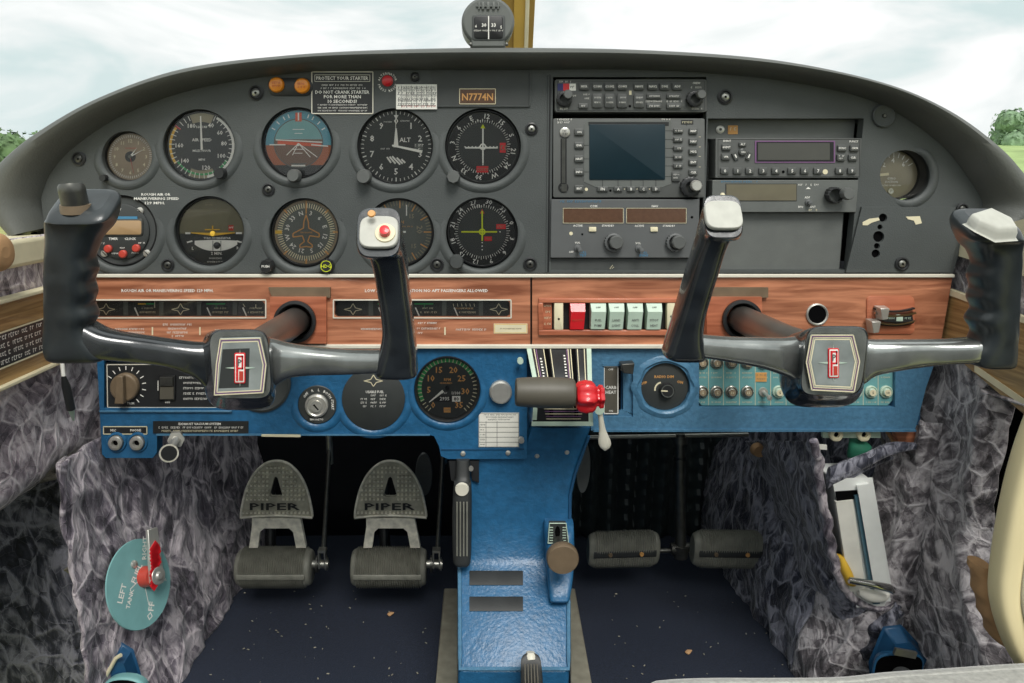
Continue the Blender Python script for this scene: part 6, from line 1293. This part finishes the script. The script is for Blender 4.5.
r = thing('pedal_post', 'upright steel tube with a cross bar between the two flat rubber pedals', 'post', 680, 545, .24)
b = B(r); b.tube([W(680, 434, .26), W(680, 470, .25), W(680.5, 530, .24), W(680.5, 553, .238)], [.0075, .0080, .0085, .0095], 'steel_dark', 20); obj('upright', b, r)
b = B(r); b.tube([W(585, 437.5, .26), W(748, 434.5, .26)], .0036, 'metal', 12); obj('cross_bar', b, r)
b = B(r); b.tube([W(680, 437, .26), W(680, 444, .258)], .011, 'steel_dark', 20); b.tube([W(680, 456, .255), W(680, 459, .255)], .0098, 'satin_black', 20); obj('collar', b, r)
b = B(r); b.tube([W(671, 549, .238), W(692, 547, .238)], [.0095, .0075], 'steel_dark', 16); b.tube([W(680.5, 545, .238), W(680.5, 557, .238)], [.013, .011], 'steel_dark', 18); b.tube([W(656, 551, .24), W(700, 549, .24)], .004, 'steel_dark', 10); obj('elbow', b, r)
# grey grommet discs on the footwell sides of the console
for nm, c, lab in ((1, (424, 474), 'grey round cover on the dark bulkhead between the left pedals and the console'), (2, (583, 467), 'grey round cover half hidden behind the right edge of the blue console')):
    b = B(); p = W(c[0], c[1], .30 if nm == 1 else .12); b.loft([(p, (.014 if nm == 1 else .010, 0, 0), (0, 0, .038)), (p+Vector((0, -.004, 0)), (.013 if nm == 1 else .009, 0, 0), (0, 0, .036))], 'knob_grey', ex=2, sub=1, n=32); o = obj('round_cover', b); tag(o, lab, 'cover')
# console side fairings seen as dark flared edges
# ================================================================== FUEL SELECTOR (left kick panel)
loc = WX(139, 584, -.402)
bas = Matrix.Rotation(math.radians(-17), 3, 'Z') @ Matrix.Rotation(math.radians(-13), 3, 'Y') @ BASIS_LEFT
r = thing_at('fuel_selector', 'teal oval plate lettered OFF with a red and silver lever on the left side panel', 'fuel selector', loc, bas, .001)
b = B(r); b.poly([(50*math.cos(k*PI/24)*1.0, 54*math.sin(k*PI/24)) for k in range(48)], 0, 1.6, 'teal', .99); obj('plate', b, r)
b = B(r); b.text('OFF', 3, 38, 9, 1.8, 'white', -55); b.text('LEFT', -28, -4, 8, 1.8, 'white', -50); b.text('TANK', -20, 8, 6, 1.8, 'white', -50); b.text('FUEL', 0, -14, 8, 1.8, 'white', -40); b.text('RIGHT', 22, -36, 7, 1.8, 'white', -65)
b.line(-16, -2, 8, -6, 1, 1.8, 'white'); b.line(6, 2, 3, 30, 1, 1.8, 'white'); b.scrib(30, 16, 40, 3, 1.8, 'white'); obj('lettering', b, r)
b = B(r); b.lathe(0, -26, [(5, 1.4), (4.6, 3), (3, 4), (0, 4)], 'brushed', 18); obj('screw', b, r)
b = B(r); b.lathe(10, -4, [(13, 1), (12.5, 6), (11, 14), (0, 14)], 'red_dull', 30); obj('pivot', b, r)
b = B(r); b.rod(12, 4, 28, -58, 22, 13, 17.5, 'brushed', 16); b.lathe(14, -2, [(11, 13), (11, 19), (5, 19.5), (4.4, 22), (0, 22)], 'brushed', 28); obj('lever', b, r, bevel=.001)
b = B(r)
rnd = random.Random(3)
for k in range(11): x = 8+k*1.4+rnd.uniform(-2, 1); y = 4-k*4.0; b.rod(x-7, y+3, x+5+rnd.uniform(0, 4), y-3, 9, 17.3, 18.4, 'red')
obj('red_paint', b, r)
# torn trim corner above and the blue fittings low on each side
b = B(); p = WX(63, 570, -.455); b.world([p, p+Vector((0, .02, -.004)), p+Vector((.004, .018, -.022)), p+Vector((.003, .0, 0)), p+Vector((.003, .02, -.004)), p+Vector((.007, .018, -.022))], [(0, 1, 2), (3, 5, 4), (0, 3, 4, 1), (1, 4, 5, 2), (2, 5, 3, 0)], 'aluminium'); o = obj('metal_bracket', b); tag(o, 'small bare metal bracket corner poking out left of the teal plate', 'bracket')
def air_scoop(label, pts, Y, mir):
    P = [W(u, v, Y) for u, v in pts]; c_ = sum(P, Vector())/len(P)
    r = thing_at('air_outlet', label, 'air outlet', c_, Matrix.Identity(3), 1, 'blue air outlets')
    b = B(r); n = len(P); b.world(P+[c_+(p-c_)*.8+Vector((0, -.02, .0)) for p in P], [tuple(range(n)), tuple(range(2*n-1, n-1, -1))]+[(k, (k+1) % n, n+(k+1) % n, n+k) for k in range(n)], 'blue_dark'); obj('housing', b, r, bevel=.002)
    return r, P, c_
r, P, c_ = air_scoop('blue air outlet low at the bottom left corner beside the carpet', [(104, 668), (122, 644), (132, 650), (140, 676), (138, 700), (108, 700)], -.03, 1)
b = B(r); q = W(125, 690, -.062); b.loft([(q+Vector((0, .01, 0)), (.024, 0, 0), (0, 0, .016)), (q, (.026, 0, 0), (0, 0, .018)), (q+Vector((0, -.003, 0)), (.024, 0, 0), (0, 0, .016))], 'teal', ex=2.2, n=28, mend='hole'); obj('nozzle', b, r)
b = B(r); b.tube([W(106, 676, -.053), W(116, 658, -.053), W(121, 655, -.053)], .0024, 'cream', 8); obj('edge', b, r)
r, P, c_ = air_scoop('dark blue air outlet low on the right side above the grey seat edge', [(870, 662), (884, 628), (900, 626), (932, 660), (936, 700), (874, 700)], -.02, -1)
b = B(r); q = W(897, 672, -.052); b.loft([(q+Vector((0, .012, 0)), (.022, 0, 0), (0, 0, .02)), (q, (.030, 0, 0), (0, 0, .026)), (q+Vector((0, -.002, 0)), (.028, 0, 0), (0, 0, .024))], 'blue', ex=4, n=28, mend='hole'); obj('nozzle', b, r)
b = B(r); b.wbox(W(905, 653, -.062), (.026, .004, .008), 'metal', Matrix.Rotation(.2, 3, 'Y')); b.tube([W(903, 678, -.05), W(903, 678, -.07)], [.013, .012], 'rubber_dark', 20); obj('flap', b, r)

# ================================================================== MAP POCKET AND BINDER (right)
def arcp(t):
    P = [(817, 441), (821, 470), (827, 510), (834, 553), (845, 585), (862, 602), (884, 608), (897, 598)]
    s_ = spline([(x, y, 0) for x, y in P], 6); k = t*(len(s_)-1); i = min(int(k), len(s_)-2); return s_[i]+(s_[i+1]-s_[i])*(k-i)
farp = [(748, 441), (752, 470), (758, 505), (768, 540), (782, 600), (810, 660), (860, 690), (915, 640)]
def farq(t):
    s_ = spline([(x, y, 0) for x, y in farp], 6); k = t*(len(s_)-1); i = min(int(k), len(s_)-2); return s_[i]+(s_[i+1]-s_[i])*(k-i)
def pocket(s, t):
    a, c_ = arcp(t), farq(t)
    Ya = -.02+.02*math.sin(t*PI*.5); Yb = .30*(1-smooth(.35, .95, t))+.02
    u = a.x+(c_.x-a.x)*s; v = a.y+(c_.y-a.y)*s; Y = Ya+(Yb-Ya)*s-.035*math.sin(s*PI)*(.4+.6*math.sin(t*PI))
    Y += .010*math.sin((t*13+s*4)*1.3+2*nz(s*2, t*2, 0, 2))*math.sin(min(1, s*2)*PI/2)
    return W(u, v, Y)+Vector((-.004*crease(s*.5, t, 0, 14), 0, 0))
b = B(); b.surf(pocket, 60, 90, 'velvet_shaded'); b.tube([pocket(0, k/60) for k in range(61)], .0042, 'velvet_low', 10); b.surf(lambda s, t: W(arcp(t).x+(897-arcp(t).x)*s*.0, arcp(t).y, -.02+.02*math.sin(t*PI*.5)+.09*s), 4, 60, 'velvet_shaded')  # pocket shade is put into its velvet colour
o = obj('map_pocket', b, solid=.002); tag(o, 'gathered shaded velvet map pocket hanging open below the right end of the blue panel', 'pocket')
# backing behind the pocket mouth
r = thing('binder', 'white binder standing in the velvet map pocket with a blue-grey spine strip', 'binder', 864, 540, .04)
def slab(b, pts, Y, th, m, dY=(0,)*4):
    P = [W(u, v, Y+d) for (u, v), d in zip(pts, dY)]; n = len(P); b.world(P+[p+Vector((0, th, 0)) for p in P], [tuple(range(n)), tuple(range(2*n-1, n-1, -1))]+[(k, (k+1) % n, n+(k+1) % n, n+k) for k in range(n)], m)
b = B(r); slab(b, [(834, 480), (871, 479), (893, 604), (858, 606)], -.004, .045, 'binder'); obj('cover', b, r, bevel=.002)
b = B(r); slab(b, [(859, 487), (872, 485), (889, 600), (878, 600)], -.012, .012, 'binder'); obj('front_cover', b, r, bevel=.002)
b = B(r); slab(b, [(855, 496), (864, 494), (880, 604), (873, 604)], -.009, .008, 'binder_spine'); obj('spine_strip', b, r)
b = B(r); slab(b, [(836, 492), (866, 490), (868, 498), (837, 501)], -.006, .004, 'hole'); obj('page_gap', b, r)
b = B(r); slab(b, [(836, 502), (853, 500), (866, 590), (850, 592)], -.008, .005, 'paper'); obj('pages', b, r)
b = B(); q0 = W(840, 556, -.005); b.loft([(q0, (.004, 0, 0), (0, .006, 0)), (W(845, 570, -.006), (.007, 0, 0), (0, .010, 0)), (W(850, 583, -.006), (.006, 0, 0), (0, .008, 0))], 'yellow', ex=2.3); o = obj('yellow_bottle', b); tag(o, 'small yellow container tucked low in the map pocket beside the white binder', 'container')
b = B(); b.tube([W(849, 580, -.018), W(871, 584, -.022), W(889, 588, -.026), W(893, 592, -.026)], [.004, .0045, .005, .003], 'chrome', 12); o = obj('metal_rod', b); tag(o, 'shiny rod lying across the bottom of the map pocket mouth', 'rod')
b = B(); q0 = W(868, 597, .005); b.loft([(W(858, 592, -.008), (0, .004, 0), (0, 0, .004)), (W(868, 595, -.01), (0, .008, 0), (0, 0, .008)), (W(882, 596, -.01), (0, .008, 0), (0, 0, .006)), (W(889, 595, -.01), (0, .002, 0), (0, 0, .003))], 'paper', ex=2.2); o = obj('crumpled_paper', b); tag(o, 'crumpled white paper at the bottom of the map pocket under the shiny rod', 'paper')
b = B(); b.loft([(W(855, 438, .02), (.006, 0, 0), (0, .006, 0)), (W(860, 446, .012), (.013, 0, 0), (0, .010, 0)), (W(856, 456, .012), (.010, 0, 0), (0, .008, 0)), (W(853, 462, .012), (.004, 0, 0), (0, .003, 0))], 'green_cloth', ex=2.1); o = obj('green_cloth', b); tag(o, 'dark green cloth bunched just under the right headset sockets', 'cloth')
b = B(); b.loft([(W(884, 458, .03), (.012, 0, 0), (0, 0, .004)), (W(860, 464, .01), (.01, 0, .002), (0, .004, .010)), (W(840, 474, .0), (.004, 0, 0), (0, .004, .014))], 'velvet_shaded', ex=2.2, sub=8); b.loft([(W(915, 446, .0), (0, .004, 0), (0, 0, .004)), (W(890, 449, .004), (0, .006, 0), (0, 0, .008)), (W(862, 462, .0), (0, .006, 0), (0, 0, .010)), (W(828, 478, .0), (0, .005, 0), (0, 0, .014))], 'velvet_shaded', ex=2.2, sub=8); o = obj('velvet_flap', b); tag(o, 'folded dark velvet flap across the top of the map pocket', 'fabric flap')
b = B(); b.tube([W(x, y, .03) for x, y in ((884, 428), (889, 434), (893, 441), (896, 449))], .0022, 'tan', 8); o = obj('cable', b); tag(o, 'thin tan cable curving down right of the right headset sockets', 'cable')
b = B(); b.tube([W(x, y, .03) for x, y in ((876, 429), (880, 435), (883, 442), (884, 450))], .0018, 'knob_grey', 8); o = obj('cable', b); tag(o, 'thin grey cable hanging close beside the right headset sockets', 'cable')
b = B(); slab(b, [(893, 426), (917, 424), (914, 446), (900, 446)], .012, .01, 'wood'); o = obj('wooden_block', b); tag(o, 'reddish brown wooden block under the right end of the blue panel', 'block')
b = B(); b.lathe if 0 else None; q0 = W(757, 449, .24); b.tube([q0, q0+Vector((0, -.012, 0))], [.011, .009], 'tan', 18); o = obj('cork_plug', b); tag(o, 'small tan brown plug on the dark bulkhead right of the cross bar', 'plug')
b = B(); slab(b, [(816, 444), (827, 445), (827, 450), (816, 449)], -.022, .001, 'paper'); o = obj('paper_tag', b); tag(o, 'small white paper tag at the top left corner of the map pocket', 'tag')
# seat edge
b = B(); secs = []
for u, tp in ((642, 711), (656, 695), (672, 690), (720, 688), (780, 688), (850, 687), (900, 682), (960, 678), (1020, 674), (1080, 671)):
    q = scale_at(u, tp, -.27)[1]; p = W(u, tp, -.27); R_ = .034 if u > 650 else .020
    secs.append((p+Vector((0, -.012, -R_*.93)), Vector((0, R_*1.25, 0)), Vector((0, 0, R_)), 2.5))
b.loft(secs, 'seat_fabric', n=30, sub=6); o = obj('seat_cushion', b); tag(o, 'pale grey fabric seat edge along the bottom right of the view', 'seat')
b = B(); b.tube([Vector(q[0])+Vector((0, .018, .0305)) for q in secs[2:]], .0028, 'seat_fabric', 10); o2 = obj('piping', b, None); 
o2.parent = o; o2.matrix_parent_inverse = Matrix.Translation(-o.location)
# pen tucked on the left wall
r = thing_at('pen', 'black pen with a white tip hanging on the velvet below the left wheel', 'pen', WX(68, 400, XL+.02), Matrix.Identity(3), 1)
b = B(r); b.tube([WX(63.5, 376, XL+.022), WX(66, 386, XL+.022), WX(71, 409, XL+.02)], [.0022, .0044, .0046], 'satin_black', 16); obj('barrel', b, r)
b = B(r); b.tube([WX(61.5, 356, XL+.022), WX(63.5, 376, XL+.022)], .0022, 'white', 10); obj('tip', b, r)
b = B(r); b.tube([WX(71, 409, XL+.02), WX(73.5, 420, XL+.016)], [.0036, .0012], 'mint', 10); obj('clip', b, r)
# leaf crumbs on the carpet
rnd = random.Random(11)
for k, (u, v, lab) in enumerate(((688, 652, 'dry tan leaf scrap on the carpet under the right flat pedal'), (390, 614, 'small tan leaf scrap on the carpet below the pedals left of the console'))):
    b = B(); p = WZ(u, v, .005); b.loft([(p+Vector((-.004, 0, 0)), (0, .001, 0), (0, 0, .001)), (p, (0, .004, 0), (0, .001, .0022)), (p+Vector((.006, .002, .001)), (0, .001, 0), (0, 0, .0008))], 'tan', ex=2, n=12); o = obj('leaf_scrap', b); tag(o, lab, 'leaf')
b = B()
for k in range(130):
    u = rnd.uniform(200, 800); v = rnd.uniform(590, 683)
    if 430 < u < 600: continue
    p = WZ(u, v, .0035); s_ = rnd.uniform(.0004, .0013); a = rnd.uniform(0, PI); d1 = Vector((math.cos(a), math.sin(a), 0))*s_*1.6; d2 = Vector((-math.sin(a), math.cos(a), 0))*s_*.7; t_ = Vector((0, 0, s_))
    b.world([p-d1-d2, p+d1-d2, p+d1+d2, p-d1+d2, p+t_], [(0, 1, 4), (1, 2, 4), (2, 3, 4), (3, 0, 4)], 'aluminium')
o = obj('crumbs', b); o['kind'] = 'stuff'; tag(o, 'pale crumbs and lint scattered over the dark carpet', 'crumbs')
